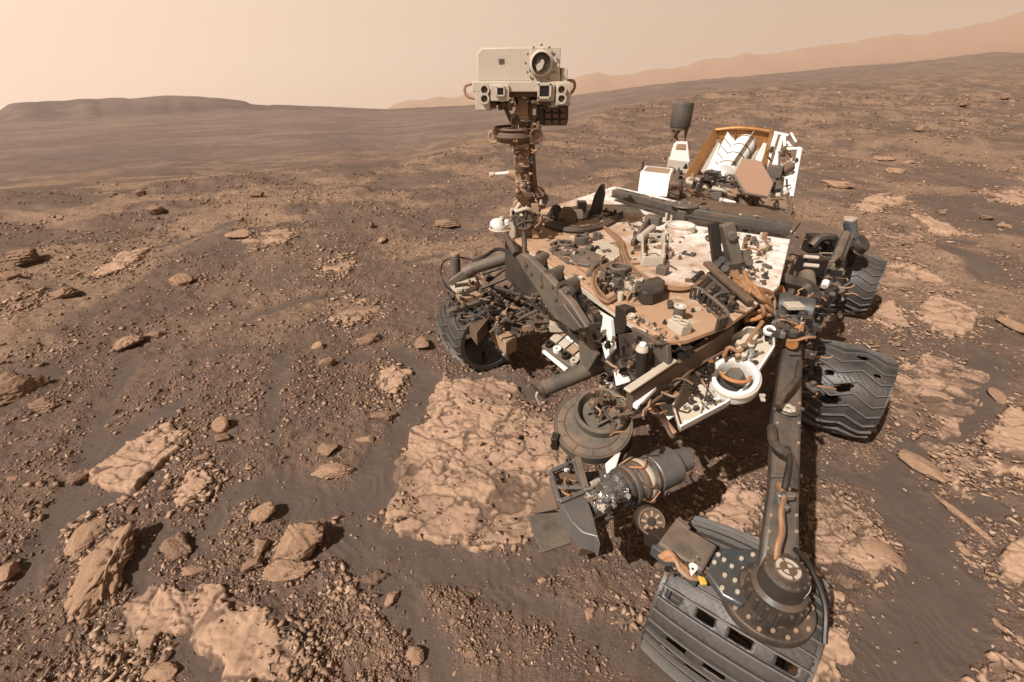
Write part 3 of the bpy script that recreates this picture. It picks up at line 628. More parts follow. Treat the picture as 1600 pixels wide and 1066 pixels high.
def part(name, gm, mat, parent=None, bev=.003, label=None, ang=38):
    me = bpy.data.meshes.new(name); me.from_pydata(gm.v, [], gm.f)
    bm = bmesh.new(); bm.from_mesh(me); bmesh.ops.remove_doubles(bm, verts=bm.verts, dist=1e-5); bmesh.ops.recalc_face_normals(bm, faces=bm.faces)
    for f in bm.faces: f.smooth = True
    bm.to_mesh(me); bm.free(); me.set_sharp_from_angle(angle=math.radians(ang)); me.materials.append(mat)
    o = bpy.data.objects.new(name, me); COL.objects.link(o)
    if parent is None: o.parent = ROOT; o.location = -RL0
    else: o.parent = parent
    if bev:
        b = o.modifiers.new("edge", "BEVEL"); b.width = bev; b.segments = 2; b.limit_method = "ANGLE"; b.angle_limit = math.radians(50); b.harden_normals = False
    if label: o["label"] = label
    return o
def PL(u, v, q, nrm):                     # the point that pixel shows on the plane through q
    r = ray(u, v); nrm = Vector(nrm); o = Vector((0, 0, CH)); return o + r * ((Vector(q) - o).dot(nrm) / r.dot(nrm))
def UP(u, v, base):                       # straight above / beside base, in the upright plane that faces us
    b = Vector(base); return PL(u, v, b, Vector((b.x, b.y, 0)).normalized())
def Ps(px, z): return [P(u, v, z) for u, v in px]

# ------------------------------------------------------------------ wheels
def wheel(name_label, cen, R=.262, Wd=.43, chevron=True, holes=(), tears=(), phase=0.0, steer=0.0, ng=24):
    ax = (Matrix.Rotation(steer, 3, "Z") @ LT).normalized(); up_ = UPV; fw = ax.cross(up_).normalized()
    root = bpy.data.objects.new("wheel", None); COL.objects.link(root); root.parent = ROOT; root.location = -RL0; root["label"] = name_label
    def wp(t, w, r): return cen + ax * w + (fw * math.cos(t) + up_ * math.sin(t)) * r
    NT, NW = 240, 40; gm = G()
    def rad(w): return R * (1 - .10 * (abs(w) / (Wd / 2)) ** 2.2)
    idx = {}
    for j in range(NW + 1):
        w = -Wd / 2 + Wd * j / NW
        for i in range(NT):
            t = 6.28318 * i / NT; rr_ = rad(w) + .003 * math.sin(i * 1.7 + j * 2.1) * math.sin(i * .37 + phase) ; gm.v.append(tuple(wp(t, w, rr_)))
    n0 = len(gm.v)
    for j in range(NW):
        for i in range(NT):
            tt = (i + .5) / NT; ww = (j + .5) / NW - .5
            if any(t0 <= tt <= t1 and w0 <= ww <= w1 for t0, t1, w0, w1 in holes): continue
            if any(math.hypot((tt - a) * 5.5 - (ww - b) * .5, (ww - b)) + .012 * math.sin(tt * 260 + ww * 40) < s for a, b, s in tears): continue
            i2 = (i + 1) % NT; gm.f.append((j * NT + i, j * NT + i2, (j + 1) * NT + i2, (j + 1) * NT + i))
    tr = part("tread_skin", gm, WHEELM, root, 0); sm = tr.modifiers.new("thickness", "SOLIDIFY"); sm.thickness = .006; sm.offset = -1
    for s_ in (-1, 1):
        part("rim_edge", G().lathe(cen + ax * (s_ * Wd / 2), ax * s_, [(R * .90 - .028, -.004), (R * .905, -.004), (R * .905, .008), (R * .90 - .028, .008), (R * .90 - .028, -.004)], 64, hint=up_), WHEELM, root, 0)
    for k in range(ng):
        gm = G(); t0 = 6.28318 * (k + phase) / ng; pts = []
        zz = (0, .045, .0, -.045, 0, .045, 0, -.045, 0) if chevron else (0,) * 9
        for q in range(9):
            w = -Wd / 2 + Wd * q / 8; pts.append((t0 + zz[q] * 2.1, w))
        for (ta, wa), (tb, wb) in zip(pts[:-1], pts[1:]):
            a, b = wp(ta, wa, rad(wa)), wp(tb, wb, rad(wb)); nn = (a + b) / 2 - cen - ax * ((wa + wb) / 2)
            x, y, z = frame_of(b - a, nn); gm.box((a + b) / 2 + nn.normalized() * .004, x, y, z, (b - a).length * 1.03, .007, .022)
        part("grouser", gm, CLEATM, root, .0015)
    part("hub", G().lathe(cen - ax * .10, ax, [(0, 0), (.07, 0), (.085, .02), (.085, .14), (.06, .18), (0, .18)], 28), DGREY, root)
    for k in range(6):
        t = 6.28318 * k / 6 + .3; gm = G(); gm.tube([wp(t, .02, .08), wp(t + .25, .09, .16), wp(t + .1, .0, R - .012)], .010, 6); part("spoke", gm, DGREY, root, 0)
    return root
C_FL, C_ML, C_RL, C_FR = P(1142, 962, .27), P(1312, 606, .26), P(1322, 442, .26), P(747, 512, .26)
fh = []
for r0 in (.212, .252, .292):
    for a in (-.40, -.25, -.07, .10, .28): fh.append((r0, r0 + .020, a, a + (.075 if (a * 100) % 2 > 1 else .12)))
wheel("front wheel nearest us, straight cleats and rows of oblong track holes", C_FL, .27, .44, False, ng=38, holes=[(t0 - .022, t0 - .001, a, b) for t0, row in ((8.3 / 38, ((-.40, -.28), (-.16, .02), (.14, .32))), (5.3 / 38, ((-.44, -.36), (-.22, -.10), (.0, .16), (.3, .42))), (2.3 / 38, ((-.30, -.22), (-.08, .08), (.2, .3)))) for a, b in row], tears=[(.03, -.30, .10), (.01, -.1, .09)], phase=.2)
wheel("middle wheel with torn holes in its zigzag tread", C_ML, .258, .40, True, tears=[(.225, .10, .075), (.165, .32, .045), (.125, -.22, .05), (.085, -.0, .09), (.03, -.1, .12), (.03, -.38, .08)], phase=.5)
wheel("rear wheel half hidden by the bogie", C_RL, .265, .42, True, tears=[(.2, .1, .04)], phase=.1)
wheel("front wheel on the mast side, its open dark inner face towards us", C_FR, .262, .42, True, phase=.3, steer=-.42)
# ------------------------------------------------------------------ body and deck
DZ = 1.10
deck_px = [(772, 352), (828, 389), (905, 441), (960, 481), (1041, 532), (1072, 531), (1140, 506), (1190, 470), (1218, 446), (1238, 360), (1068, 316), (960, 291)]
dp = Ps(deck_px, DZ); part("deck", G().prism(dp, (0, 0, -.022)), DECKM, bev=.004)
cx = sum(dp, Vector()) / len(dp)
def inset(pts, k): return [q + (cx - q) * k for q in pts]
bp = inset(dp, .075); bp = [Vector((q.x, q.y, DZ - .023)) for q in bp]
part("body", G().prism(bp, (0, 0, -.31)), DGREY, bev=.01)
part("belly_pan", G().prism([Vector((q.x, q.y, DZ - .355)) for q in inset(dp, .14)], (0, 0, -.035)), DGREY)
EA, EB = dp[1], dp[4]; en = (EB - EA).normalized(); ON = Vector((en.y, -en.x, 0));
if ON.dot(Vector((0, -1, 0))) < 0: ON = -ON                       # outward from the front edge
FQ = EA + ON * -.045
LA, LB = dp[5], dp[8]; ln = (LB - LA).normalized(); LN_ = Vector((ln.y, -ln.x, 0))
if LN_.dot(Vector((1, -1, 0))) < 0: LN_ = -LN_
# deck rim flange and bolts along the front edge
part("deck_rim", G().bar(EA + UPV * -.03, EB + UPV * -.03, .012, .03), CREAM)
for k in range(9):
    q = EA.lerp(EB, .06 + k * .11) - ON * .02; part("bolt", G().cyl(q, q + UPV * .008, .006, seg=8), SILVER, bev=0)
# white panels low on the front
for px, mt in (([(926, 483), (953, 499), (958, 546), (946, 562), (935, 520)], WHITE), ([(902, 500), (921, 508), (933, 555), (918, 582), (905, 560)], OLIVE), ([(958, 578), (972, 580), (980, 598), (962, 604)], WHITE), ([(960, 555), (995, 565), (998, 592), (978, 598)], OLIVE)):
    q = [PL(u, v, FQ + ON * (.075 if mt is WHITE else .05), ON) for u, v in px]; part("front_panel", G().prism(q, ON * -.02), mt)
part("dark_pillar", G().prism([PL(u, v, FQ + ON * .06, ON) for u, v in [(961, 478), (977, 484), (976, 520), (960, 522)]], ON * -.05), BLACK)
part("recess_panel", G().prism([PL(u, v, FQ + ON * .055, ON) for u, v in [(965, 522), (1000, 520), (1040, 545), (1040, 585), (1000, 600), (970, 570)]], ON * -.02), DGREY)
part("front_cheek", G().prism([PL(u, v, FQ + ON * .07, ON) for u, v in [(985, 512), (1042, 540), (1044, 572), (1030, 566), (1018, 548), (990, 530)]], ON * -.02), GREY)
q = PL(1002, 585, FQ + ON * .12, ON); q2 = PL(1003, 548, FQ + ON * .12, ON)
a = part("front_camera_post", G().cyl(q, q2, .022), BLACK); part("post_cap", G().cyl(q2, q2 + UPV * .02, .024, .020), CREAM, a)
part("cap_button", G().cyl(q2 + UPV * .0205, q2 + UPV * .032, .012), WHITE, a)
# corner posts with round caps
def capped(u, v, z, r, h, mt, name="corner_post"):
    b = P(u, v, z); o = part(name, G().cyl(b, b + UPV * h, r), mt); t = b + UPV * (h + .0006)
    part("cap_ring", G().ring(t, UPV, r * .55, r * 1.15, .008), CREAM, o); part("cap_button", G().cyl(t, t + UPV * .006, r * .4), WHITE, o); return o
capped(1059, 500, DZ, .022, .055, OLIVE); capped(987, 497, DZ, .014, .008, CREAM, "deck_fiducial"); capped(907, 441, DZ - .012, .012, .02, CREAM, "deck_fiducial")
b = P(1060, 517, DZ); part("latch_block", G().box(b + UPV * .02, en, ON, UPV, .075, .05, .04), CREAM)
for k in (-1, 1): part("latch_loop", G().torus(b + en * (.018 * k) + UPV * .045, UPV, .016, .004, 16, 6), CREAM, bev=0)
part("latch_bracket", G().box(P(1062, 545, DZ - .055), en, ON, UPV, .085, .045, .05), BLACK)
# long dark side beam
part("rear_deck", G().prism([P(u, v, DZ - .06) for u, v in [(962, 297), (1066, 322), (1236, 366), (1252, 345), (1072, 280), (985, 284)]], (0, 0, -.03)), BROWN)
a0, a1 = P(984, 620, .96), P(1142, 514, 1.04)
part("side_beam", G().bar(a0 - UPV * .02, a1 - UPV * .02, .03, .085), BROWN)
part("beam_flange", G().bar(a0 + Vector((-.02, -.02, .041)), a0.lerp(a1, .42) + Vector((-.02, -.02, .041)), .03, .010), CREAM)
part("beam_rail", G().bar(P(992, 636, .93), P(1022, 606, .95), .02, .02), WHITE)
part("beam_cable", G().tube([P(965, 650, .88), P(1000, 640, .90), P(1045, 610, .92), P(1085, 575, .95), P(1130, 550, .97)], .006), BROWN, bev=0)
for k in range(5):
    q = a0.lerp(a1, .1 + .2 * k) + UPV * .038; part("bolt", G().cyl(q, q + UPV * .006, .006, seg=8), SILVER, bev=0)
# ------------------------------------------------------------------ differential crossbar
l0, l1, l2 = P(962, 301, DZ + .05), P(1068, 329, DZ + .075), P(1236, 357, DZ + .05)
bar_ = part("crossbar", G().bar(l0, l1, .075, .05), GREY); part("crossbar_arm", G().bar(l1, l2, .085, .055), GREY, bar_)
part("pivot_plate", G().cyl(l1 + UPV * .028, l1 + UPV * .040, .085, seg=32), GREY, bar_)
for k in (-.5, .5):
    part("pivot_bolt", G().cyl(l1 + Vector((k * .06, 0, .040)), l1 + Vector((k * .06, 0, .05)), .01, seg=8), SILVER, bar_, 0)
for q in (P(1180, 339, DZ + .078), P(1187, 341, DZ + .078)): part("eye_ring", G().ring(q, UPV, .010, .017, .006, 18), CREAM, bar_, 0)
part("crossbar_rib", G().bar(l0 + Vector((-.03, -.045, -.012)), l1 + Vector((-.03, -.045, -.012)), .015, .02), DGREY, bar_)
part("crossbar_rib", G().bar(l1 + Vector((-.03, -.05, -.016)), l2 + Vector((-.03, -.05, -.016)), .015, .02), DGREY, bar_)
part("crossbar_mount", G().box(l1 + Vector((-.02, -.055, -.02)), l2 - l1, ON, UPV, .05, .035, .07), GREY, bar_)
b = P(1213, 395, DZ); part("link_rod", G().cyl(l2 + UPV * -.02, P(1208, 402, .98), .012, .022), CREAM); part("link_boot", G().cyl(P(1222, 350, 1.15), P(1219, 376, 1.08), .032, .014), TAN)
for k in range(12):
    q = (l0.lerp(l1, k / 5.5) if k < 6 else l1.lerp(l2, (k - 5.5) / 6.5)) + UPV * (.026 if k < 6 else .0285); part("crossbar_bolt", G().cyl(q, q + UPV * .006, .008, seg=8), (CREAM, DGREY, BROWN)[k % 3], bar_, 0)
part("crossbar_patch", G().box(P(1128, 338, DZ + .106), l2 - l1, ON, UPV, .10, .05, .003), BROWN, bar_, 0)
# ------------------------------------------------------------------ deck furniture
def disc(u, v, r, h, mt, name, rim=None, z=DZ):
    b = P(u, v, z); o = part(name, G().lathe(b, UPV, [(0, h), (r * .93, h), (r, h - .006), (r, 0), (0, 0)], 40), mt)
    if rim: part("rim", G().torus(b + UPV * h, UPV, r * .98, .006, 40, 6), rim, o, 0)
    return o
disc(1063, 361, .078, .035, DECKM, "round_hatch", CREAM); disc(1118, 376, .055, .012, BROWN, "round_port", GREY)
b = P(1076, 398, DZ); o = part("id_plate", G().box(b + UPV * .006, LT, FW, UPV, .065, .045, .010), DGREY); part("plate_mark", G().box(b + UPV * .0125, LT, FW, UPV, .02, .012, .002), WHITE, o, 0)
part("deck_slot", G().box(P(1086, 426, DZ) + UPV * .003, LT, FW, UPV, .03, .012, .005), BROWN)
# open rectangular fixture
fx = [P(1002, 378, DZ), P(1036, 378, DZ), P(1035, 416, DZ), P(1003, 416, DZ)]; fr = None
for k in range(4):
    a, c_ = fx[k], fx[(k + 1) % 4]; o = part("fixture_wall", G().bar(a + UPV * .025, c_ + UPV * .025, .010, .05), CREAM)
for u, v in ((1004, 380), (1036, 380), (1034, 414), (1004, 414), (1036, 397)): part("fixture_lug", G().cyl(P(u, v, DZ), P(u, v, DZ) + UPV * .058, .011), CREAM)
part("fixture_block", G().box(P(1034, 428, DZ) + UPV * .02, LT, FW, UPV, .05, .04, .04), OLIVE); part("fixture_block", G().box(P(1020, 350, DZ) + UPV * .025, LT, FW, UPV, .09, .07, .05), OLIVE)
part("fixture_motor", G().cyl(P(1000, 372, DZ + .04), P(1020, 356, DZ + .05), .020), CREAM); part("fixture_ball", G().lathe(P(1026, 376, DZ) + UPV * .03, UPV, [(0, .03), (.02, .025), (.03, 0), (.02, -.025), (0, -.03)], 20), BLACK)
part("fixture_arm", G().bar(P(988, 380, DZ + .02), P(1012, 344, DZ + .03), .02, .03), OLIVE)
for u, v in ((1040, 345), (1043, 343), (1048, 346)): part("fixture_pin", G().cyl(P(u, v, DZ), P(u, v, DZ) + UPV * .05, .008), CREAM)
# copper cable runs across the deck
for k in range(7):
    s = k * 1.5
    part("cable_run", G().tube([P(938 + s, 350 + s, DZ + .012), P(968 - s * .4, 370 + s, DZ + .016), P(977 - s, 392 + s, DZ + .016 + .006 * (k % 2)), P(985 - s, 412 + s, DZ + .016), P(1010, 432 + s * .9, DZ + .016), P(1045, 446 + s * .6, DZ + .018), P(1075, 449 + s * .3, DZ + .018), P(1098, 438, DZ + .02), P(1115, 428 - s, DZ + .015)], .0052), (COPPER, COPPER, BROWN)[k % 3], bev=0)
for k in range(3):
    s = k * 2.5
    part("cable_run", G().tube([P(974, 402 + s, DZ + .012), P(950, 412 + s, DZ + .012), P(930 + s, 424 + s, DZ + .012), P(926 + s, 442, DZ + .012), P(934 + s, 462 - s, DZ + .012), P(950, 472 - s, DZ + .012), P(962, 466 - s, DZ + .012)], .006), (COPPER, BROWN, COPPER)[k], bev=0)
part("deck_skid", G().tube([P(921, 432, DZ + .004), P(925, 420, DZ + .004), P(938, 411, DZ + .004), P(955, 405, DZ + .004)], .016), OLIVE, bev=0)
# instrument inlets: rings and lumpy mechanisms
def inlet(u, v, r, h=.03):
    b = P(u, v, DZ); o = part("inlet_cup", G().ring(b, UPV, r * .80, r, h, 30), OLIVE); part("inlet_floor", G().lathe(b + UPV * .004, UPV, [(0, 0), (r * .79, 0), (r * .79, .008), (0, .008)], 24), TAN, o, 0)
    part("inlet_lip", G().torus(b + UPV * h, UPV, r * .9, r * .13, 30, 8), OLIVE, o, 0); return o
inlet(884, 388, .045, .03); inlet(908, 381, .038, .04); inlet(967, 428, .048, .035); inlet(990, 437, .03, .02)
for k in range(34):      # clamps, fasteners and boxes crowded round the inlets
    u, v = random.choice([(880, 402), (900, 402), (920, 396), (943, 398), (952, 402), (925, 372), (958, 452), (972, 448), (985, 452), (978, 462), (966, 465), (990, 446), (872, 398)])
    b = P(u + random.uniform(-11, 11), v + random.uniform(-5, 5), DZ); s = random.uniform(.012, .028); a = random.uniform(0, 3)
    ax = Vector((math.cos(a), math.sin(a), 0)); ay = Vector((-ax.y, ax.x, 0)); mt = random.choice([OLIVE, CREAM, BROWN, GREY, TAN, OLIVE])
    if k % 3 == 0: part("clamp", G().cyl(b, b + UPV * s * 1.8, s * .6, seg=12), mt, bev=.002)
    else: part("clamp", G().box(b + UPV * s * .55, ax, ay, UPV, s * 2, s * 1.2, s * 1.1), mt, bev=.002)
part("deck_tray", G().prism([P(u, v, DZ + .004) for u, v in [(858, 392), (870, 385), (935, 398), (950, 405), (920, 418), (885, 412)]], (0, 0, .012)), OLIVE)
part("deck_tray", G().prism([P(u, v, DZ + .004) for u, v in [(940, 382), (958, 388), (975, 400), (958, 412), (930, 398)]], (0, 0, .02)), CREAM)
part("rounded_cover", G().prism([P(u, v, DZ) for u, v in [(996, 470), (1005, 456), (1025, 450), (1036, 458), (1034, 472), (1018, 478), (1002, 477)]], (0, 0, .06)), DGREY, bev=.008)
# leaning grey bracket
b0, b1 = P(1147, 418, DZ), UP(1134, 350, P(1147, 418, DZ))
o = part("grey_bracket", G().bar(b0 + UPV * .02, b1, .065, .055, hint=Vector((1, 0, 0))), OLIVE); part("bracket_edge", G().bar(b0 + Vector((-.075, .03, .02)), b1 + Vector((-.05, .03, 0)), .03, .045, hint=Vector((1, 0, 0))), BLACK, o)
q = UP(1141, 365, b0); part("bracket_boss", G().cyl(q + Vector((-.01, -.05, 0)), q + Vector((-.005, -.02, 0)), .022, seg=6), OLIVE, o)
part("bracket_foot", G().prism([P(u, v, DZ) for u, v in [(1112, 410), (1135, 398), (1172, 402), (1165, 420), (1135, 424)]], (0, 0, .035)), GREY, o)
for u, v in ((1168, 412), (1125, 408), (1130, 421), (1118, 414)): part("bracket_knuckle", G().cyl(P(u, v, DZ + .005), P(u + 3, v - 2, DZ + .045), .018, seg=12), DGREY, o)
for k in range(70):      # fasteners and small brackets all over the deck
    u, v = random.uniform(850, 1200), random.uniform(345, 520)
    if not inside(np.array([u]), np.array([v]), np.array([(840, 385), (1040, 522), (1120, 500), (1200, 440), (1220, 365), (1068, 335), (985, 318), (860, 352)]))[0]: continue
    b = P(u, v, DZ); s = random.uniform(.005, .014); a = random.uniform(0, 3); ax = Vector((math.cos(a), math.sin(a), 0)); ay = Vector((-ax.y, ax.x, 0)); mt = random.choice([OLIVE, CREAM, BROWN, GREY, DGREY])
    if k % 2: part("deck_fastener", G().cyl(b, b + UPV * s * 1.6, s * .7, seg=8), mt, bev=.001)
    else: part("deck_tab", G().box(b + UPV * s * .5, ax, ay, UPV, s * random.uniform(2, 5), s * 1.5, s), mt, bev=.001)
for k in range(9):
    u, v = random.uniform(870, 1010), random.uniform(372, 440); du, dv_ = random.uniform(12, 34), random.uniform(-10, 14)
    part("thin_wire", G().tube([P(u, v, DZ + .006), P(u + du * .5, v + dv_ * .2 - 4, DZ + .02), P(u + du, v + dv_, DZ + .01), P(u + du * 1.5, v + dv_ * 1.6 + 3, DZ + .006)], .0035, 6), random.choice([BROWN, COPPER, DGREY]), bev=0)
# electronics cluster on the white far corner
for k in range(16):
    b = P(random.uniform(1158, 1200), random.uniform(372, 398), DZ); h = random.uniform(.01, .045)
    part("connector", G().cyl(b, b + UPV * h, random.uniform(.006, .014), seg=10), random.choice([DGREY, CREAM, COPPER, OLIVE]), bev=.001)
part("wiring_loop", G().tube([P(1156, 398, DZ + .01), P(1172, 388, DZ + .03), P(1188, 392, DZ + .02), P(1200, 384, DZ + .03), P(1196, 374, DZ + .02)], .005), COPPER, bev=0)
for u, v in ((1158, 420), (1170, 428), (1182, 424), (1176, 436)): part("deck_vent", G().box(P(u, v, DZ) + UPV * .003, LT, FW, UPV, .022, .014, .006), DGREY)
# cable tray with its ribbed guard
t0, t1 = P(1104, 411, DZ + .06), P(1173, 472, DZ + .03)
part("tray_beam", G().bar(t0, t1, .035, .018), BROWN)
part("tray_wall", G().prism([P(1106, 425, DZ + .03), P(1170, 480, DZ + .0), P(1172, 520, .93), P(1120, 500, 1.0), P(1090, 455, DZ)], Vector((.02, .03, -.02))), BLACK)
for k in range(9):
    q = t0.lerp(t1, .05 + k * .1); part("tray_connector", G().cyl(q + Vector((-.03, -.02, -.035)), q + Vector((-.085, -.075, -.05)), .016, seg=10), (BLACK, DGREY)[k % 2])
gpts = [(1078, 467), (1090, 470), (1104, 482), (1118, 494), (1130, 506), (1131, 514), (1118, 519)]
for rail, dz in (("guard_rail", .055), ("guard_rail", .005)): part(rail, G().tube([P(u, v, DZ + .0) + UPV * dz for u, v in gpts], .006), OLIVE, bev=0)
for k in range(13):
    t = k / 12 * (len(gpts) - 1.01); i = int(t); a = P(*gpts[i], DZ); c_ = P(*gpts[i + 1], DZ); q = a.lerp(c_, t - i); part("guard_rib", G().bar(q + UPV * .006, q + UPV * .055, .018, .006, hint=Vector((1, 0, 0))), DGREY, bev=.001)
part("cable_arc", G().tube([P(1114, 485, 1.09), P(1112, 470, 1.12), P(1122, 460, 1.14), P(1140, 458, 1.12), P(1152, 465, 1.08)], .007), OLIVE, bev=0)
for k in range(22):      # the fat bundle of copper cables at the corner
    s = random.uniform(-1, 1); z = random.uniform(.95, 1.10)
    part("harness_cable", G().tube([P(1145 + random.uniform(-6, 22), 428 + random.uniform(-4, 12), DZ + .02), P(1172 + random.uniform(-6, 6), 446 + random.uniform(-4, 10), DZ + .04), P(1192 + random.uniform(-4, 14), 462 + random.uniform(-6, 14), z + .05), P(1200 + random.uniform(-12, 10), 482 + random.uniform(-6, 12), z), P(1180 + random.uniform(-14, 10), 492 + random.uniform(-4, 10), z - .03), P(1168 + random.uniform(-8, 8), 500 + random.uniform(-6, 8), z - .04)], random.uniform(.006, .010)), random.choice([COPPER, COPPER, BROWN, ORANGE]), bev=0)
for k in range(8):
    part("connector_block", G().box(P(1172 + random.uniform(-18, 18), 505 + random.uniform(-14, 16), .95), en, ON, UPV, .03, .03, .035), random.choice([DGREY, BLACK, OLIVE]))
part("side_box", G().prism([P(u, v, 1.08) for u, v in [(1196, 405), (1214, 398), (1213, 440), (1190, 452)]], (0, 0, -.12)), STEEL); part("side_box_foot", G().box(P(1188, 448, 1.06), LT, FW, UPV, .05, .04, .05), CREAM)
# white far box and antenna
w0 = P(996, 301, DZ); wz = lambda u, v: UP(u, v, w0)
A, B = P(996, 303, DZ), P(1042, 309, DZ); back = Vector((.12, .30, 0)); hh = UP(996, 268, A).z - DZ
o = part("white_box", G().prism([A, B, B + back * .8, A + back * .8], (0, 0, hh)), WHITE, bev=.008); part("box_lid_dust", G().prism([q + UPV * (hh + .001) + (((A + B) / 2 + back * .4) - q) * .2 for q in (A, B, B + back * .7, A + back * .7)], (0, 0, .003)), TAN, o, 0)
part("box_peg", G().cyl(A + back * .25 + UPV * hh, A + back * .25 + UPV * (hh + .06), .008), DGREY, o)
part("box_arm", G().tube([B + UPV * .10, B + Vector((.06, -.03, .10)), B + Vector((.10, .02, .02)), B + Vector((.14, .04, .0))], .022), BROWN)
part("box_arm", G().box(B + Vector((.07, .02, .04)), LT, FW, UPV, .07, .07, .07), BROWN)
ab = P(1062, 268, DZ); pz = lambda u, v: UP(u, v, ab + Vector((0, .12, 0)))
o = part("antenna_pedestal", G().prism([pz(1046, 250), pz(1078, 254), pz(1074, 222), pz(1054, 222)], Vector((.03, .10, 0))), WHITE); part("pedestal_pocket", G().prism([pz(1055, 232) + Vector((0, -.006, 0)), pz(1071, 233) + Vector((0, -.006, 0)), pz(1071, 225) + Vector((0, -.006, 0)), pz(1058, 225) + Vector((0, -.006, 0))], Vector((0, -.004, 0))), TAN, o, 0)
part("pedestal_base", G().prism([pz(1043, 266), pz(1076, 272), pz(1076, 253), pz(1046, 249)], Vector((.03, .14, 0))), CREAM)
ctr = pz(1068, 185) + Vector((0, .06, 0)); rr_ = 15.5 * mpp(ctr); t_ = pz(1068, 163).z; b_ = pz(1068, 200).z
an = part("relay_antenna", G().lathe(Vector((ctr.x, ctr.y, b_)), UPV, [(0, 0), (rr_ * .95, 0), (rr_, .01), (rr_, t_ - b_), (rr_ * .96, t_ - b_ + .012), (0, t_ - b_ + .016)], 36), GREY); part("antenna_skirt", G().ring(Vector((ctr.x, ctr.y, b_ - .022)), UPV, rr_ * .7, rr_ * .9, .022), BROWN, an)
for k in range(6):
    t = k * 1.047; a = Vector((ctr.x + math.cos(t) * rr_ * .8, ctr.y + math.sin(t) * rr_ * .8, b_ - .02)); t += 1.047 * (1 if k % 2 else -1) * .8
    part("antenna_strut", G().cyl(a, Vector((ctr.x + math.cos(t) * rr_ * .75, ctr.y + math.sin(t) * rr_ * .75, pz(1064, 222).z)), .009, seg=8), BROWN, an)
# ------------------------------------------------------------------ power unit at the back
rb = P(1140, 300, DZ)               # its foot on the deck line
def RQ(u, v, off=0.0): return UP(u, v, rb + Vector((0, off, 0)))
TH_ = Vector((.015, .03, 0))
def slabp(name, px, offs, mt, th=Vector((.02, .05, 0)), parent=None, bev=.004): return part(name, G().prism([RQ(u, v, o) for (u, v), o in zip(px, offs)], th), mt, parent, bev)
slabp("amber_beam", [(1070, 273), (1080, 280), (1121, 206), (1116, 198)], (0, 0, .55, .55), GOLD, Vector((.05, .04, 0)))
slabp("amber_beam", [(1190, 256), (1197, 259), (1210, 206), (1204, 199)], (.05, .05, .55, .55), GOLD, Vector((.03, .04, 0)))
slabp("amber_back_panel", [(1118, 216), (1118, 202), (1204, 202), (1204, 224), (1180, 232), (1150, 226)], (.56,) * 6, GOLD, Vector((0, .03, 0)))
part("back_rail", G().tube([RQ(1118, 203, .54), RQ(1160, 200, .54), RQ(1206, 206, .54)], .016), GOLD, bev=0)
for u in (1150, 1172): part("back_seam", G().bar(RQ(u, 202, .545), RQ(u - 2, 228, .545), .012, .01), BROWN)
slabp("side_fin", [(1095, 268), (1104, 272), (1130, 228), (1121, 222)], (.05, .05, .45, .45), CREAM, Vector((.01, .02, 0)))
for k in range(5):     # white radiator leaf, in five strips
    f0, f1 = k / 5 + .012, (k + 1) / 5 - .012
    A0, A1, B0, B1 = RQ(1110, 262, .05), RQ(1137, 205, .45), RQ(1129, 281, .02), RQ(1153, 226, .42)
    q = [A0.lerp(A1, f0), A0.lerp(A1, f1), B0.lerp(B1, f1), B0.lerp(B1, f0)]; part("radiator_strip", G().prism(q, Vector((.012, .02, -.01))), FOILW, bev=.002)
slabp("radiator_edge", [(1104, 266), (1110, 270), (1126, 226), (1123, 224)], (.04, .04, .4, .4), WHITE, Vector((.01, .02, 0)))
gc0, gc1 = RQ(1133, 272, .10), RQ(1165, 225, .55); gr = .085
gen = part("generator_drum", G().cyl(gc0, gc1, gr, seg=36), WHITE)
for k in range(4):
    q = gc0.lerp(gc1, .1 + k * .28); x, y, z = frame_of(gc1 - gc0); part("drum_hoop", G().torus(q, x, gr, .006, 36, 6), GREY, gen, 0)
for k in range(4):
    t = k * 1.571 + .4; x, y, z = frame_of(gc1 - gc0); off = (y * math.cos(t) + z * math.sin(t)); part("drum_fin", G().bar(gc0 + off * (gr + .02), gc1 + off * (gr + .02), .006, .04, hint=off), CREAM, gen, .001)
slabp("white_fin", [(1180, 250), (1190, 254), (1200, 226), (1193, 224)], (.15, .15, .5, .5), WHITE)
# plumbing in front of the drum
for k in range(16):
    u0 = random.uniform(1095, 1165); part("coolant_pipe", G().tube([RQ(u0, 283 + random.uniform(-8, 8), -.02), RQ(u0 + random.uniform(6, 16), 278 + random.uniform(-8, 8), -.05), RQ(u0 + random.uniform(14, 32), 288 + random.uniform(-8, 8), -.02)], random.uniform(.007, .013)), random.choice([GREY, CREAM, BROWN, DGREY, SILVER]), bev=0)
part("pipe_manifold", G().box(RQ(1112, 277, 0), LT, FW, UPV, .10, .10, .09), BLACK); part("front_rail", G().tube([RQ(1072, 284, -.06), RQ(1105, 293, -.06), RQ(1150, 300, -.06), RQ(1175, 303, -.06)], .016), CREAM, bev=0)
part("front_rail", G().tube([RQ(1072, 284, -.06), RQ(1080, 278, -.03), RQ(1100, 284, -.02)], .012), CREAM, bev=0)
slabp("white_patch", [(1125, 309), (1150, 315), (1149, 323), (1124, 317)], (-.08,) * 4, WHITE, Vector((0, .02, 0))); part("rail_motor", G().cyl(RQ(1155, 318, -.1), RQ(1172, 322, -.1), .035), BROWN)
for k in range(9): part("rear_clutter", G().box(RQ(random.uniform(1085, 1220), random.uniform(298, 326), -.02), LT, FW, UPV, random.uniform(.04, .10), random.uniform(.04, .09), random.uniform(.03, .07)), random.choice([BROWN, DGREY, OLIVE, TAN]))
part("rear_shelf", G().prism([P(u, v, DZ - .1) for u, v in [(1150, 335), (1235, 348), (1244, 330), (1170, 315)]], (0, 0, -.05)), OLIVE)
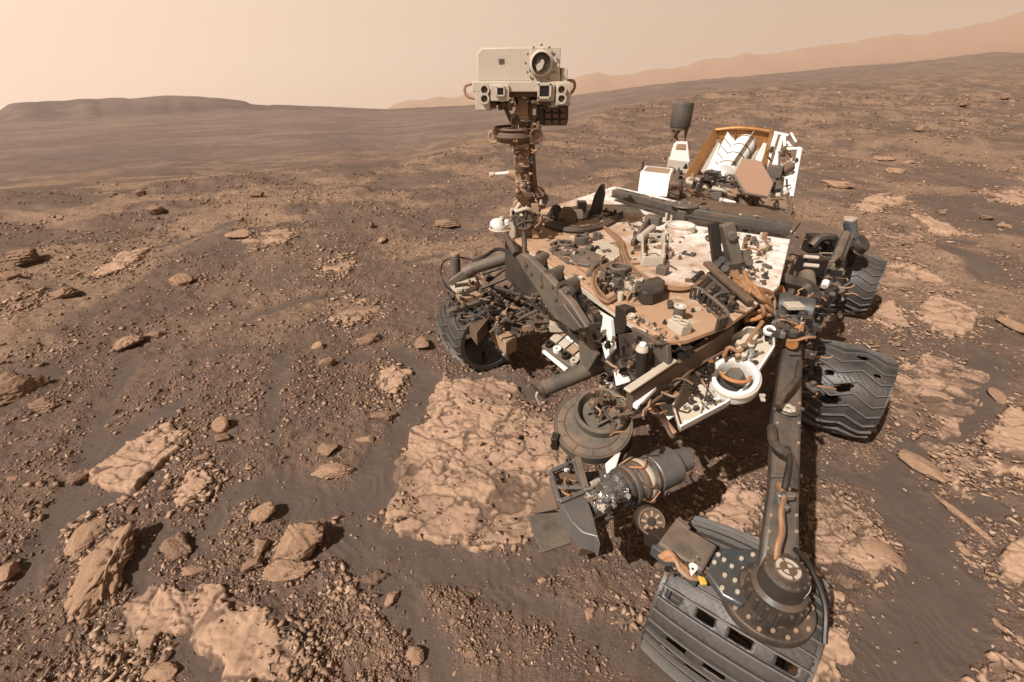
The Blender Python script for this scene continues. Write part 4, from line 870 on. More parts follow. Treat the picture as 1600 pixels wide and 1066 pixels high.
# hexagonal dish
hx = [(1160, 247), (1189, 252), (1209, 286), (1201, 309), (1165, 302), (1147, 271)]
HO = (-.10, -.07, -.10, -.16, -.18, -.14); hq = [RQ(u, v, o - .06) for (u, v), o in zip(hx, HO)]; hc = sum(hq, Vector()) / 6
nrm = (hq[1] - hq[0]).cross(hq[2] - hq[0]).normalized(); nrm = nrm if nrm.dot(Vector((0, 0, CH)) - hc) > 0 else -nrm
hd = part("dish", G().prism(hq, nrm * -.045), CREAM, bev=.006); part("dish_face", G().prism([q + (hc - q) * .055 + nrm * .002 for q in hq], nrm * .004), MIRROR, hd, .001)
for k in range(6):
    for j in range(9):
        q = hq[k].lerp(hq[(k + 1) % 6], (j + .5) / 9); q = q + (hc - q) * .028; part("dish_rivet", G().cyl(q, q + nrm * .005, .0035, seg=6), SILVER, hd, 0)
part("dish_gimbal", G().cyl(hc - nrm * .05, hc - nrm * .15, .05), DGREY); part("dish_gimbal_post", G().cyl(RQ(1180, 320, -.02), hc - nrm * .12, .03), BROWN)
# white truss on the far side
tp = [(1208, 208), (1200, 262), (1236, 305), (1250, 233), (1226, 235), (1217, 213)]
for (a, b, oa, ob, r) in [((1213, 210), (1196, 262), .5, .1, .018), ((1222, 214), (1208, 262), .45, .1, .014), ((1250, 232), (1236, 308), .2, -.05, .017), ((1226, 234), (1250, 232), .3, .2, .012), ((1214, 236), (1213, 262), .3, .1, .012), ((1213, 262), (1236, 276), .1, .05, .012), ((1226, 212), (1226, 240), .45, .3, .010), ((1210, 207), (1232, 212), .5, .45, .010), ((1236, 208), (1244, 222), .4, .35, .008), ((1238, 262), (1248, 246), .1, .15, .010), ((1230, 222), (1242, 236), .4, .3, .009)]:
    part("truss_tube", G().cyl(RQ(*a, oa), RQ(*b, ob), r, seg=10), WHITE, bev=0)
slabp("truss_plate", [(1226, 277), (1240, 274), (1238, 312), (1223, 306)], (0, 0, -.04, -.04), WHITE)
for k in range(5): part("truss_hole", G().cyl(RQ(1229 + k * .3, 281 + k * 5, -.03), RQ(1229 + k * .3, 281 + k * 5, -.01), .008, seg=8), DGREY, bev=0)
part("truss_motor", G().cyl(RQ(1222, 268, .02), RQ(1238, 258, .05), .035), BROWN); part("truss_bracket", G().box(RQ(1212, 268, 0), LT, FW, UPV, .09, .07, .08), OLIVE)
part("truss_foot", G().tube([RQ(1205, 306, -.05), RQ(1222, 304, -.05), RQ(1232, 298, -.05)], .018), CREAM, bev=0)
part("aft_pipe", G().tube([RQ(1232, 306, -.05), RQ(1236, 325, -.1), RQ(1230, 345, -.15)], .014), BROWN, bev=0)
# ------------------------------------------------------------------ mast
MB_ = P(822, 368, DZ)
def MQ(u, v, off=0.0): return UP(u, v, MB_ + Vector((0, off, 0)))
ms = mpp(MQ(812, 130)); XR = Vector((1, 0, 0)); YB = Vector((0, 1, 0))
def fbox(name, u0, v0, u1, v1, o0, o1, mt, parent=None, bev=.004):     # a box that shows as that rectangle
    c = MQ((u0 + u1) / 2, (v0 + v1) / 2, 0); s = mpp(c)
    return part(name, G().box(c + YB * ((o0 + o1) / 2), XR, YB, UPV, abs(u1 - u0) * s, o1 - o0, abs(v1 - v0) * s), mt, parent, bev)
# head
q = [MQ(u, v, -.10) for u, v in [(745, 128), (745, 84), (752, 75), (868, 73), (874, 81), (876, 128)]]
hd = part("laser_housing", G().prism(q, Vector((0, .26, 0))), CREAM, bev=.006)
fbox("window_plate", 826, 79, 872, 127, -.112, -.1005, CREAM, hd)
c = MQ(845, 99, -.1) - YB * .013; part("window_tube", G().lathe(c + YB * -.014, -YB, [(14 * ms, -.012), (14 * ms, .02), (16 * ms, .014), (17.5 * ms, .010), (17.5 * ms, -.012), (14 * ms, -.012)], 40), CREAM, hd, 0)
part("window_back", G().cyl(c - YB * .003, c - YB * .006, 14 * ms), GREY, hd, 0); part("window_inner", G().lathe(c, -YB, [(13 * ms, .007), (13 * ms, .018), (11 * ms, .018), (11 * ms, .007)], 32), DGREY, hd, 0)
part("mirror_blade", G().prism([MQ(u, v, -.132) for u, v in [(836, 101), (848, 92), (851, 97), (847, 108), (840, 112)]], YB * .01), CREAM, hd, .001)
part("mirror_blade", G().prism([MQ(u, v, -.134) for u, v in [(838, 93), (846, 90), (844, 96), (837, 101)]], YB * .01), GREY, hd, .001)
for k in range(12):
    t = k * .5236; part("bolt", G().cyl(c + Vector((math.cos(t) * 22.5 * ms, -.018, math.sin(t) * 22.5 * ms)), c + Vector((math.cos(t) * 22.5 * ms, -.010, math.sin(t) * 22.5 * ms)), .005, seg=8), BROWN, hd, 0)
fbox("housing_mark", 780, 93, 788, 99, -.103, -.1005, GREY, hd, 0)
for k in range(14): b = MQ(750 + k * 5.6, 126, -.1); part("bolt", G().cyl(b + YB * -.008, b, .0045, seg=8), CREAM, hd, 0)
# camera bar
br = fbox("camera_bar", 741, 127, 886, 141, -.13, .12, CREAM); fbox("bar_underside", 748, 141, 880, 150, -.09, .10, BROWN, br)
fbox("bar_step", 874, 108, 884, 128, -.09, .10, CREAM, br)
for u in (757, 877):
    cp = fbox("navigation_camera_pod", u - 12, 130, u + 10, 167 if u < 800 else 160, -.135, .02, CREAM, br)
    for v in (140, 154):
        b = MQ(u, v, -.135); part("lens_ring", G().ring(b, -YB, 5 * ms, 7.5 * ms, .018, 24), CREAM, cp, 0); part("lens", G().cyl(b + YB * .005, b - YB * .008, 4 * ms), DGREY, cp, 0)
def square_cam(u0, v0, u1, v1, hole):
    o = fbox("colour_camera", u0, v0, u1, v1, -.145, .02, CREAM, br); cu, cv_ = (u0 + u1) / 2, (v0 + v1) / 2; b = MQ(cu, cv_, -.146); s = hole * ms
    part("aperture", G().box(b + YB * .0, XR, YB, UPV, s, .006, s), LENS, o, 0); 
    for k in range(4):
        d = (Vector((1, 0, 0)), Vector((-1, 0, 0)), Vector((0, 0, 1)), Vector((0, 0, -1)))[k]; e_ = Vector((abs(d.z), 0, abs(d.x))); part("aperture_frame", G().box(b + d * (s * .62) + YB * -.004, d, YB, e_, s * .22, .012, s * 1.45), CREAM, o, .001)
square_cam(768, 132, 796, 154, 9); square_cam(838, 131, 863, 154, 14)
part("side_loop", G().tube([MQ(741, 130, -.02), MQ(728, 134, -.02), MQ(726, 142, -.02), MQ(731, 151, -.02), MQ(743, 154, -.02)], .007), TAN, br, 0)
part("side_loop", G().tube([MQ(886, 126, -.02), MQ(896, 127, -.02), MQ(898, 136, -.02), MQ(893, 145, -.02), MQ(885, 148, -.02)], .007), TAN, br, 0)
for k in range(26):
    b = MQ(random.choice([random.uniform(742, 800), random.uniform(830, 884)]), random.uniform(158, 168), random.uniform(-.11, -.02)); part("camera_fitting", G().box(b, XR, YB, UPV, random.uniform(.02, .05), .03, random.uniform(.015, .03)), random.choice([BROWN, DGREY, CREAM, OLIVE, BROWN]), br, .002)
cn = part("stacked_canister", G().cyl(MQ(846, 180, .02), MQ(886, 180, .03), 15.5 * ms, seg=30), DGREY)
for k in range(3):
    for j in range(3): b = MQ(856 + k * 12, 171 + j * 10, -.035); part("canister_cell", G().box(b, XR, YB, UPV, 9 * ms, .02, 6.5 * ms), BROWN, cn, .002)
fbox("canister_mount", 840, 160, 880, 168, -.06, .08, BROWN); fbox("canister_cap", 838, 166, 849, 192, -.05, .07, BLACK)
# neck, gimbal ring, column
part("neck", G().prism([MQ(u, v, -.04) for u, v in [(806, 150), (826, 150), (824, 200), (799, 200), (802, 182), (810, 160)]], YB * .09), TAN); part("neck_stay", G().bar(MQ(786, 160, 0), MQ(800, 192, 0), .016, .02), BROWN); fbox("neck_block", 798, 180, 826, 189, -.06, .06, TAN); fbox("neck_side", 825, 148, 832, 205, -.03, .05, BROWN)
gc = MQ(804, 212, 0); gb = part("gimbal_ring", G().lathe(gc + UPV * -.03, UPV, [(0, 0), (.08, 0), (.10, .012), (.11, .03), (.105, .05), (.08, .058), (0, .058)], 40), BROWN)
part("gimbal_band", G().torus(gc + UPV * .035, UPV, .10, .008, 40, 6), BROWN, gb, 0); fbox("gimbal_lug", 826, 203, 846, 222, -.07, .05, TAN); part("gimbal_boss", G().torus(MQ(771, 214, -.03), Vector((-.4, -1, 0)), .026, .008, 20, 6), TAN, gb, 0); part("gimbal_loop", G().torus(MQ(838, 212, -.09), Vector((.2, -1, 0)), .03, .006, 20, 6), BROWN, gb, 0)
part("mast_column", G().prism([MQ(u, v, -.045) for u, v in [(802, 224), (827, 224), (829, 312), (806, 312)]], YB * .09), TAN); part("column_spine", G().tube([MQ(829, 222, 0), MQ(831, 260, 0), MQ(834, 290, 0), MQ(843, 305, .02), MQ(847, 325, .02)], .022), BROWN, bev=0)
for v in (236, 247, 262): part("column_strap", G().box(MQ(815, v, -.05), XR, YB, UPV, 24 * ms, .012, 4 * ms), BROWN, bev=.001)
part("column_brace", G().prism([MQ(u, v, -.055) for u, v in [(805, 250), (812, 262), (820, 270), (828, 258), (828, 266), (820, 278), (810, 268), (804, 258)]], YB * .01), BROWN); fbox("column_collar", 805, 296, 831, 305, -.06, .06, BROWN)
for u, v in ((807, 232), (823, 233), (808, 284), (824, 286), (815, 290)): part("bolt", G().cyl(MQ(u, v, -.053), MQ(u, v, -.045), .006, seg=8), CREAM, bev=0)
part("wind_boom", G().cyl(MQ(801, 270, -.02), MQ(766, 273, -.06), .011, .008, seg=12), WHITE); part("boom_socket", G().cyl(MQ(806, 275, -.01), MQ(793, 270, -.03), .028, .016), TAN); part("boom_tip", G().cyl(MQ(772, 272, -.055), MQ(765, 274, -.06), .014, seg=10), CREAM)
# mast base
part("mast_foot", G().prism([MQ(u, v, -.02) for u, v in [(800, 372), (802, 318), (812, 310), (832, 312), (846, 322), (840, 372)]], YB * .10), TAN); sp = part("cable_spool", G().cyl(MQ(818, 345, -.03), MQ(818, 345, -.085), 17 * ms, seg=32), BROWN)
for k in range(5): part("spool_coil", G().torus(MQ(818, 345, -.086), -YB, (16.5 - k * 3.1) * ms, .0075, 28, 6), (DGREY, BROWN, OLIVE)[k % 3], sp, 0)
for k in range(5):
    t = k * 1.257; part("spool_spoke", G().bar(MQ(818, 345, -.096), MQ(818 + 15 * math.cos(t), 345 + 15 * math.sin(t), -.096), .008, .006), OLIVE, sp, .001)
part("foot_leg", G().bar(MQ(836, 318, -.05), MQ(837, 372, -.06), .04, .02, hint=YB), TAN); part("foot_leg", G().bar(MQ(802, 325, -.05), MQ(800, 372, -.06), .03, .02, hint=YB), CREAM)
part("foot_clutter", G().tube([MQ(812, 318, -.06), MQ(806, 330, -.09), MQ(822, 326, -.10), MQ(832, 330, -.08)], .010), CREAM, bev=0); part("spine_boss", G().cyl(MQ(846, 312, .0), MQ(846, 312, .05), .04), BROWN); part("spine_boss", G().cyl(MQ(843, 301, -.02), MQ(843, 301, .05), .03), BROWN)
wd = part("white_drum", G().lathe(P(782, 357, DZ), UPV, [(0, .0), (.055, 0), (.062, .01), (.062, .035), (.05, .05), (0, .055)], 32), WHITE); part("drum_cap", G().cyl(P(784, 352, DZ + .055), P(784, 352, DZ + .055) + UPV * .05, .018, .012), CREAM, wd); part("drum_rim", G().torus(P(782, 357, DZ + .02), UPV, .063, .007, 32, 6), CREAM, wd, 0)
# dark shapes behind the mast: stowed fin and seats
b = P(935, 340, DZ); part("dark_fin", G().prism([UP(u, v, b) for u, v in [(920, 336), (928, 306), (936, 291), (943, 290), (944, 306), (938, 336)]], Vector((.02, .06, 0))), BLACK, bev=.006); b = P(885, 346, DZ); part("dark_hood", G().lathe(b + UPV * .0, UPV, [(.0, .09), (.03, .085), (.06, .05), (.066, 0), (0, 0)], 24), BROWN); part("dark_hood", G().lathe(P(868, 344, DZ), UPV, [(.0, .10), (.025, .09), (.045, .05), (.05, 0), (0, 0)], 24), BLACK)
part("hood_bracket", G().box(P(903, 342, DZ) + UPV * .03, XR, YB, UPV, .05, .06, .05), WHITE); part("hood_bracket", G().box(P(908, 330, DZ) + UPV * .03, XR, YB, UPV, .06, .06, .07), STEEL)
for k in range(4): part("dark_arc", G().tube([P(852, 340 + k * 4, DZ + .01), P(880, 352 + k * 2.5, DZ + .015), P(915, 355 + k * 2, DZ + .015), P(950, 345 + k * 2.2, DZ + .01), P(972, 332 + k * 2, DZ + .01)], .010), (BROWN, DGREY)[k % 2], bev=0)  # dark brown and grey tubes arching over the deck beside the mast
# ------------------------------------------------------------------ front edge gear
OQ = EA + ON * .10
def EQ(u, v, o=.10): return PL(u, v, EA + ON * o, ON)
pl = part("hazard_plate", G().prism([EQ(u, v, .13) for u, v in [(805, 401), (814, 396), (826, 403), (858, 436), (892, 474), (916, 512), (905, 521), (868, 500), (852, 478), (836, 450), (818, 424)]], ON * -.035), OLIVE, bev=.006)
part("plate_lip", G().prism([EQ(u, v, .138) for u, v in [(869, 478), (883, 473), (912, 512), (900, 517), (882, 505)]], ON * .012), GREY, pl, .004)
for u, v in ((822, 414), (829, 428), (845, 447), (862, 448), (868, 468), (878, 490)): part("bolt", G().cyl(EQ(u, v, .13), EQ(u, v, .14), .007, seg=8), DGREY, pl, 0)
for i_, (u, v) in enumerate(((842, 409), (868, 430), (893, 447))):
    a = EQ(u - 9, v + 6, .10); b = EQ(u + 9, v - 5, -.03); o = part("hazard_camera", G().cyl(a, b, .040, .036), OLIVE); part("camera_collar", G().ring(a, a - b, .028, .043, .014), DGREY, o, 0); part("camera_stalk", G().cyl(EQ(u - 6, v + 8, .10), EQ(u - 10, v + 14, .115), .016), DGREY, o)
for k in range(18):
    u0, v0 = random.uniform(835, 935), 0; v0 = 430 + (u0 - 835) * .75 + random.uniform(-4, 18)
    part("front_strut", G().cyl(EQ(u0, v0, .06), EQ(u0 + random.uniform(4, 20), v0 + random.uniform(10, 40), .04), random.uniform(.006, .012), seg=8), random.choice([DGREY, OLIVE, BLACK, CREAM]), bev=0)
for k in range(6): a = EQ(910 + k * 5, 470 + k * 6, .04); part("edge_bracket", G().box(a, en, ON, UPV, .03, .03, .05), random.choice([DGREY, BLACK]))
part("arm_stay", G().tube([EQ(806, 398, .1), EQ(796, 378, .08), EQ(790, 368, .06)], .018), DGREY, bev=0); part("arm_stay", G().cyl(EQ(820, 402, .1), EQ(819, 362, .08), .013), DGREY)
# tan tiled instrument below the front edge
tq = [P(846, 541, .62), P(880, 511, .66), P(934, 548, .66), P(898, 577, .60)]; tn = (tq[1] - tq[0]).cross(tq[3] - tq[0]).normalized(); tn = tn if tn.z > 0 else -tn
tr_ = part("tile_tray", G().prism(tq, tn * -.04), OLIVE)
for i_ in range(4):
    for j in range(3):
        f0, f1, g0, g1 = i_ / 4 + .02, (i_ + 1) / 4 - .02, j / 3 + .02, (j + 1) / 3 - .02
        bl = lambda a, b: tq[0].lerp(tq[3], a).lerp(tq[1].lerp(tq[2], a), b)
        if j == 0: qq = bl((f0 + f1) / 2, (g0 + g1) / 2); part("target_cup", G().ring(qq, tn, .010, .022, .022, 18), (BLACK, WHITE, BLACK, CREAM)[i_], tr_, 0)
        else: part("tray_tile", G().prism([bl(a, b) + tn * .0008 for a, b in ((f0, g0), (f1, g0), (f1, g1), (f0, g1))], tn * .012), (CREAM, TAN, CREAM, WHITE, TAN, CREAM, CREAM, TAN)[i_ * 2 + j - 1], tr_, .002)
part("tray_cap", G().box(P(873, 510, .70), XR, YB, UPV, .10, .05, .05), CREAM); part("tray_side", G().bar(P(850, 548, .60), P(886, 578, .57), .03, .015), WHITE)
# ------------------------------------------------------------------ mast-side suspension
part("rocker_tube", G().cyl(P(736, 420, .78), P(806, 398, .86), .040, .046), OLIVE); part("rocker_joint", G().cyl(P(728, 426, .74), P(745, 416, .79), .048, .044), GREY); part("rocker_neck", G().bar(P(704, 442, .66), P(733, 421, .76), .05, .04), OLIVE)
part("tube_wire", G().tube([P(738, 410, .82), P(758, 400, .86), P(776, 390, .89), P(800, 392, .90)], .012), BLACK, bev=0)
sa = P(712, 432, .66); st = part("steering_motor", G().cyl(sa, UP(711, 401, sa), .038, .036), OLIVE); part("motor_cap", G().cyl(UP(711, 400, sa), UP(711, 395, sa), .030), TAN, st)
part("motor_cable", G().tube([UP(713, 410, sa), P(700, 405, .72), P(690, 415, .7), P(690, 432, .66), P(698, 448, .6), P(706, 452, .58)], .007), BLACK, bev=0); part("motor_cable", G().tube([UP(715, 402, sa), P(728, 404, .78), P(745, 408, .82)], .006), BLACK, bev=0)
hp = [P(u, v, .58) for u, v in [(704, 452), (712, 438), (726, 430), (736, 428), (741, 436), (748, 452), (728, 460), (712, 460)]]; hdp = part("tan_hood", G().prism(hp, (0, 0, .05)), CREAM, bev=.012)
part("hood_box", G().prism([P(u, v, .53) for u, v in [(713, 466), (738, 458), (757, 456), (756, 470), (722, 478)]], (0, 0, .05)), TAN)
for u, v in ((722, 467), (738, 463), (749, 455)): part("hood_port", G().box(P(u, v, .58), XR, YB, UPV, .03, .012, .02), BLACK)
part("hood_rail", G().bar(P(743, 432, .6), P(756, 458, .56), .03, .02), CREAM); part("strut_plate", G().bar(P(699, 489, .52), P(768, 466, .54), .04, .03), OLIVE); part("wheel_fork", G().prism([P(u, v, .45) for u, v in [(727, 484), (760, 478), (762, 500), (745, 520), (733, 505)]], (0, 0, -.10)), BROWN); part("fork_arm", G().tube([P(730, 488, .46), P(736, 500, .36), P(741, 518, .30), P(744, 522, .28)], .022), TAN, bev=0)
for a, b in (((750, 452), (802, 430)), ((762, 440), (800, 412)), ((770, 448), (815, 462)), ((755, 428), (802, 412))): part("suspension_rod", G().cyl(P(*a, .62), P(*b, .72), .012, seg=10), DGREY, bev=0)
for k in range(26):
    u0, v0 = random.uniform(762, 800), random.uniform(468, 520); u1, v1 = u0 + random.uniform(22, 56), v0 - random.uniform(12, 48)
    if k % 3 == 0: u0, u1 = u1, u0
    part("link_rod", G().cyl(P(u0, v0, random.uniform(.40, .5)), P(u1, v1, random.uniform(.5, .62)), random.uniform(.007, .013), seg=8), random.choice([BROWN, TAN, OLIVE, DGREY, GREY, BLACK]), bev=0)
part("link_gusset", G().prism([P(u, v, .5) for u, v in [(784, 478), (792, 475), (795, 500), (788, 503)]], (0, 0, -.02)), GREY); part("link_gusset", G().prism([P(u, v, .5) for u, v in [(815, 495), (825, 494), (838, 512), (832, 518)]], (0, 0, -.02)), GREY)
bx = part("drive_box", G().prism([P(u, v, .36) for u, v in [(766, 511), (782, 505), (808, 524), (790, 535)]], (0, 0, -.12)), TAN, bev=.008); part("box_head", G().prism([P(u, v, .4) for u, v in [(768, 508), (780, 503), (790, 510), (777, 517)]], (0, 0, -.04)), OLIVE, bx)
for k in range(9): part("drive_fitting", G().cyl(P(765 + k * 3.5, 528 + k * 4, .26), P(768 + k * 3.5, 532 + k * 4, .24), .014, seg=8), (SILVER, DGREY, BLACK)[k % 3], bev=.002)
part("drive_link", G().bar(P(800, 528, .34), P(852, 510, .5), .022, .022), OLIVE)
# ------------------------------------------------------------------ arm: tube, turret, drill
part("arm_tube", G().cyl(P(848, 608, .60), P(940, 570, .66), .040), OLIVE); part("arm_elbow", G().box(P(942, 562, .68), XR, YB, UPV, .10, .08, .08), DGREY); part("arm_wrist", G().cyl(P(842, 614, .58), P(852, 604, .60), .046), DGREY)
part("wrist_hook", G().tube([P(850, 610, .56), P(846, 620, .52), P(858, 620, .5), P(872, 622, .5)], .010), SILVER, bev=0); part("wrist_wire", G().tube([P(846, 606, .6), P(838, 618, .56), P(844, 632, .5)], .006), CREAM, bev=0)
for k in range(14): part("elbow_fitting", G().box(P(random.uniform(925, 985), random.uniform(590, 632), random.uniform(.55, .62)), en, ON, UPV, random.uniform(.02, .05), .03, .03), random.choice([BLACK, DGREY, SILVER, BROWN, OLIVE]))
for u, v in ((950, 600), (946, 612)): part("pink_coupling", G().cyl(P(u - 5, v - 6, .62), P(u + 8, v, .6), .018), BROWN)
part("elbow_loop", G().tube([P(935, 605, .63), P(955, 606, .63), P(955, 600, .63), P(945, 594, .63)], .005), CREAM, bev=0); part("orange_lead", G().tube([P(938, 605, .62), P(946, 620, .6), P(958, 634, .58), P(972, 646, .57), P(984, 648, .57)], .008), ORANGE, bev=0); part("orange_lead", G().tube([P(936, 612, .61), P(944, 626, .6), P(958, 640, .58), P(974, 648, .57)], .005), COPPER, bev=0)
TC = P(926, 661, .55); tax = Vector((-.12, -.34, 1)).normalized(); s = mpp(TC)
dsk = part("turret_disc", G().lathe(TC, tax, [(0, 0), (59 * s, 0), (61 * s, .006), (61 * s, -.05), (52 * s, -.075), (0, -.075)], 56), OLIVE)
for rr_ in (57, 44): part("disc_groove", G().torus(TC + tax * .001, tax, rr_ * s, .0035, 56, 5), BROWN, dsk, 0)
x, y, z = frame_of(tax)
for k in range(12):
    t = k * .5236 + .2; d = y * math.cos(t) + z * math.sin(t); part("disc_seam", G().bar(TC + d * 43 * s + tax * .002, TC + d * 60 * s + tax * .002, .004, .004, hint=tax), BROWN, dsk, 0)
DC = TC + Vector((.045, .045, 0)) ; dr = part("turret_drum", G().lathe(DC, tax, [(28 * s, .008), (40 * s, .008), (42 * s, .015), (42 * s, .06), (40 * s, .066), (36 * s, .066), (34 * s, .05), (30 * s, .008)], 44), OLIVE)
part("drum_floor", G().lathe(DC + tax * .010, tax, [(0, 0), (29 * s, 0), (29 * s, .004), (0, .004)], 30), BROWN, dr, 0); part("drum_knob", G().cyl(DC + tax * .015 + y * .02, DC + tax * .05 + y * .02, .014), BLACK, dr); part("drum_web", G().bar(DC - y * 24 * s + tax * .03, DC + z * 24 * s + tax * .03, .010, .035, hint=tax), OLIVE, dr)
part("turret_core", G().lathe(TC - tax * .076, tax, [(0, 0), (38 * s, 0), (34 * s, -.10), (0, -.10)], 36), DGREY)
part("turret_wing", G().prism([P(u, v, .47) for u, v in [(905, 738), (940, 735), (965, 700), (988, 668), (990, 695), (960, 740), (915, 752)]], (0, 0, -.08)), GREY); part("wing_trim", G().prism([P(u, v, .505) for u, v in [(946, 724), (972, 700), (960, 738), (950, 746)]], (0, 0, -.02)), WHITE)
part("turret_bracket", G().box(P(868, 690, .48), tax, y, z, .10, .03, .04), BLACK)
# windowed frame and drill shroud
fq = [P(u, v, .55) for u, v in [(860, 737), (896, 722), (914, 768), (874, 784)]]; fn = Vector((0, -.3, 1)).normalized()
def quadmix(a, b): return fq[0].lerp(fq[1], a).lerp(fq[3].lerp(fq[2], a), b)
fr_ = None
for (a0_, b0_, a1_, b1_) in ((0, 0, 1, 0), (1, 0, 1, 1), (1, 1, 0, 1), (0, 1, 0, 0), (0, .55, 1, .9)):
    o = part("frame_bar", G().bar(quadmix(a0_, b0_), quadmix(a1_, b1_), .016, .02, hint=fn), LGREY)
part("frame_back", G().prism([q - fn * .03 for q in fq], fn * -.05), BROWN); part("frame_post", G().bar(P(902, 716, .58), P(916, 768, .56), .025, .03, hint=fn), OLIVE); part("frame_pin", G().cyl(P(912, 764, .575), P(924, 762, .575), .008), SILVER)
part("drill_shroud", G().prism([P(u, v, .54) for u, v in [(874, 784), (914, 769), (925, 800), (938, 850), (932, 838), (910, 832), (893, 815)]], (.0, .0, -.09)), LGREY, bev=.006)
part("shroud_foot", G().prism([P(u, v, .44) for u, v in [(893, 815), (938, 848), (905, 858), (890, 830)]], (0, 0, -.05)), BROWN)
dpn = part("dust_plate", G().prism([P(u, v, .34) for u, v in [(825, 806), (860, 796), (880, 800), (885, 822), (893, 848), (848, 862), (836, 840)]], (0, 0, -.012)), OLIVE, bev=.002); part("plate_wing", G().prism([P(827, 803, .345), P(862, 760, .46), P(872, 796, .40), P(845, 801, .36)], Vector((0, .01, -.015))), BROWN, dpn)
part("plate_hinge", G().cyl(P(872, 775, .47), P(886, 818, .40), .012), BLACK)
# drill body along one axis
da, db = P(912, 790, .50), P(1072, 716, .50); dv = db - da; L = dv.length; dx, dy, dz_ = frame_of(dv)
def AX(f): return da + dv * f
part("drill_motor", G().cyl(AX(.02), AX(.30), .060, .064), SILVER)
for k in range(34):
    t = random.uniform(-.6, 3.4); f = random.uniform(.04, .36); off = dy * math.cos(t) - dz_ * math.sin(t)
    part("motor_fitting", G().box(AX(f) + off * .064, dv, off, dv.cross(off), random.uniform(.02, .06), random.uniform(.012, .025), random.uniform(.012, .03)), random.choice([SILVER, SILVER, CREAM, GREY, DGREY, STEEL]), bev=.002)
for sgn, uv in ((1, ((925, 806), (962, 790))), (1, ((932, 818), (968, 802)))): part("motor_rail", G().bar(P(*uv[0], .44), P(*uv[1], .45), .016, .016), GREY)
for f, r, mt in ((.33, .080, DGREY), (.38, .084, GREY), (.43, .078, SILVER), (.47, .082, BROWN), (.51, .084, CREAM), (.55, .080, SILVER), (.60, .076, DGREY)): part("drill_ring", G().lathe(AX(f), dv, [(0, 0), (r * .96, 0), (r, .006), (r, .022), (r * .96, .028), (0, .028)], 36), mt)
part("drill_core", G().cyl(AX(.30), AX(.64), .066), STEEL)
for k in range(7):
    t = k * .9; off = dy * math.cos(t) + dz_ * math.sin(t); o2 = dy * math.cos(t + .4) + dz_ * math.sin(t + .4); part("drill_lead", G().tube([AX(.42) + off * .083, AX(.50) + o2 * .094, AX(.58) + off * .084], .004), (COPPER, ORANGE, BROWN, COPPER)[k % 4], bev=0)
part("motor_can", G().lathe(AX(.62), dv, [(0, 0), (.072, 0), (.080, .008), (.080, L * .22), (.074, L * .23), (0, L * .23)], 40), LGREY); part("motor_can_end", G().lathe(AX(.855), dv, [(0, 0), (.052, 0), (.052, L * .14), (.046, L * .145), (0, L * .145)], 36), LGREY)
# ------------------------------------------------------------------ white trough with ring
tg = [P(1050, 640, .66), P(1062, 673, .74), P(1132, 636, .66), P(1168, 608, .72), P(1207, 548, .86), P(1205, 524, 1.0), P(1166, 520, .93), P(1118, 548, .88), P(1084, 572, .80)]
def fitz(u, v):      # the trough's floor is one sloping plane
    return PL(u, v, P(1062, 673, .74), TNn)
TNn = (P(1205, 524, 1.0) - P(1062, 673, .74)).cross(P(1084, 572, .88) - P(1062, 673, .74)).normalized(); TNn = TNn if TNn.z > 0 else -TNn
tpx = [(1052, 640), (1062, 673), (1132, 636), (1168, 608), (1207, 548), (1205, 524), (1166, 520), (1118, 548), (1084, 572)]
tqs = [fitz(u, v) for u, v in tpx]; tro = part("trough", G().prism(tqs, TNn * -.02), CREAM)
for k in range(len(tqs)):
    a, b = tqs[k], tqs[(k + 1) % len(tqs)]; part("trough_flange", G().bar(a + TNn * .022, b + TNn * .022, .008, .044, hint=TNn), (WHITE if k in (1, 2, 3) else CREAM), tro)
RCn = fitz(1146, 600); s = mpp(RCn); rg = part("white_ring", G().lathe(RCn, TNn, [(24 * s, .0), (36 * s, .0), (36 * s, .05), (33 * s, .07), (28 * s, .07), (25 * s, .05), (24 * s, 0)], 44), WHITE); part("ring_band", G().torus(RCn + TNn * .055, TNn, 35.5 * s, .004, 44, 6), CREAM, rg, 0)
part("ring_cone", G().lathe(RCn + TNn * .004, TNn, [(0, .075), (10 * s, .075), (12 * s, .07), (21 * s, .0), (0, 0)], 36), GREY, rg)
part("cone_cable", G().tube([RCn + TNn * .08 + Vector((math.cos(t) * 21 * s, math.sin(t) * 21 * s, 0)) for t in (2.9, 3.5, 4.1, 4.7, 5.3, 5.9)], .007), ORANGE, bev=0); part("cone_cable", G().tube([fitz(1128, 575) + TNn * .09, fitz(1135, 568) + TNn * .12, fitz(1150, 572) + TNn * .11, fitz(1160, 560) + TNn * .10, fitz(1172, 540) + TNn * .08, fitz(1188, 518) + TNn * .07], .008), COPPER, bev=0)
for k in range(12): q = fitz(random.uniform(1148, 1172), random.uniform(556, 578)) + TNn * random.uniform(.05, .09); part("cone_fitting", G().cyl(q, q + TNn * .03, random.uniform(.008, .015), seg=10), random.choice([BROWN, CREAM, SILVER, TAN]))
for a, b in (((1150, 545), (1175, 575)), ((1128, 552), (1190, 535)), ((1168, 560), (1192, 552)), ((1068, 640), (1126, 628)), ((1105, 600), (1092, 655))): part("trough_rib", G().bar(fitz(*a) + TNn * .014, fitz(*b) + TNn * .014, .008, .028, hint=TNn), CREAM, tro)
for k in range(9): q = fitz(1072 + k * 8 + random.uniform(-3, 3), 655 - k * 4 + random.uniform(-14, 10)) + TNn * .012; part("trough_tab", G().box(q, Vector((1, .2, 0)), Vector((-.2, 1, 0)), UPV, .03, .014, .016), (WHITE, WHITE, DGREY)[k % 3], tro, .002)
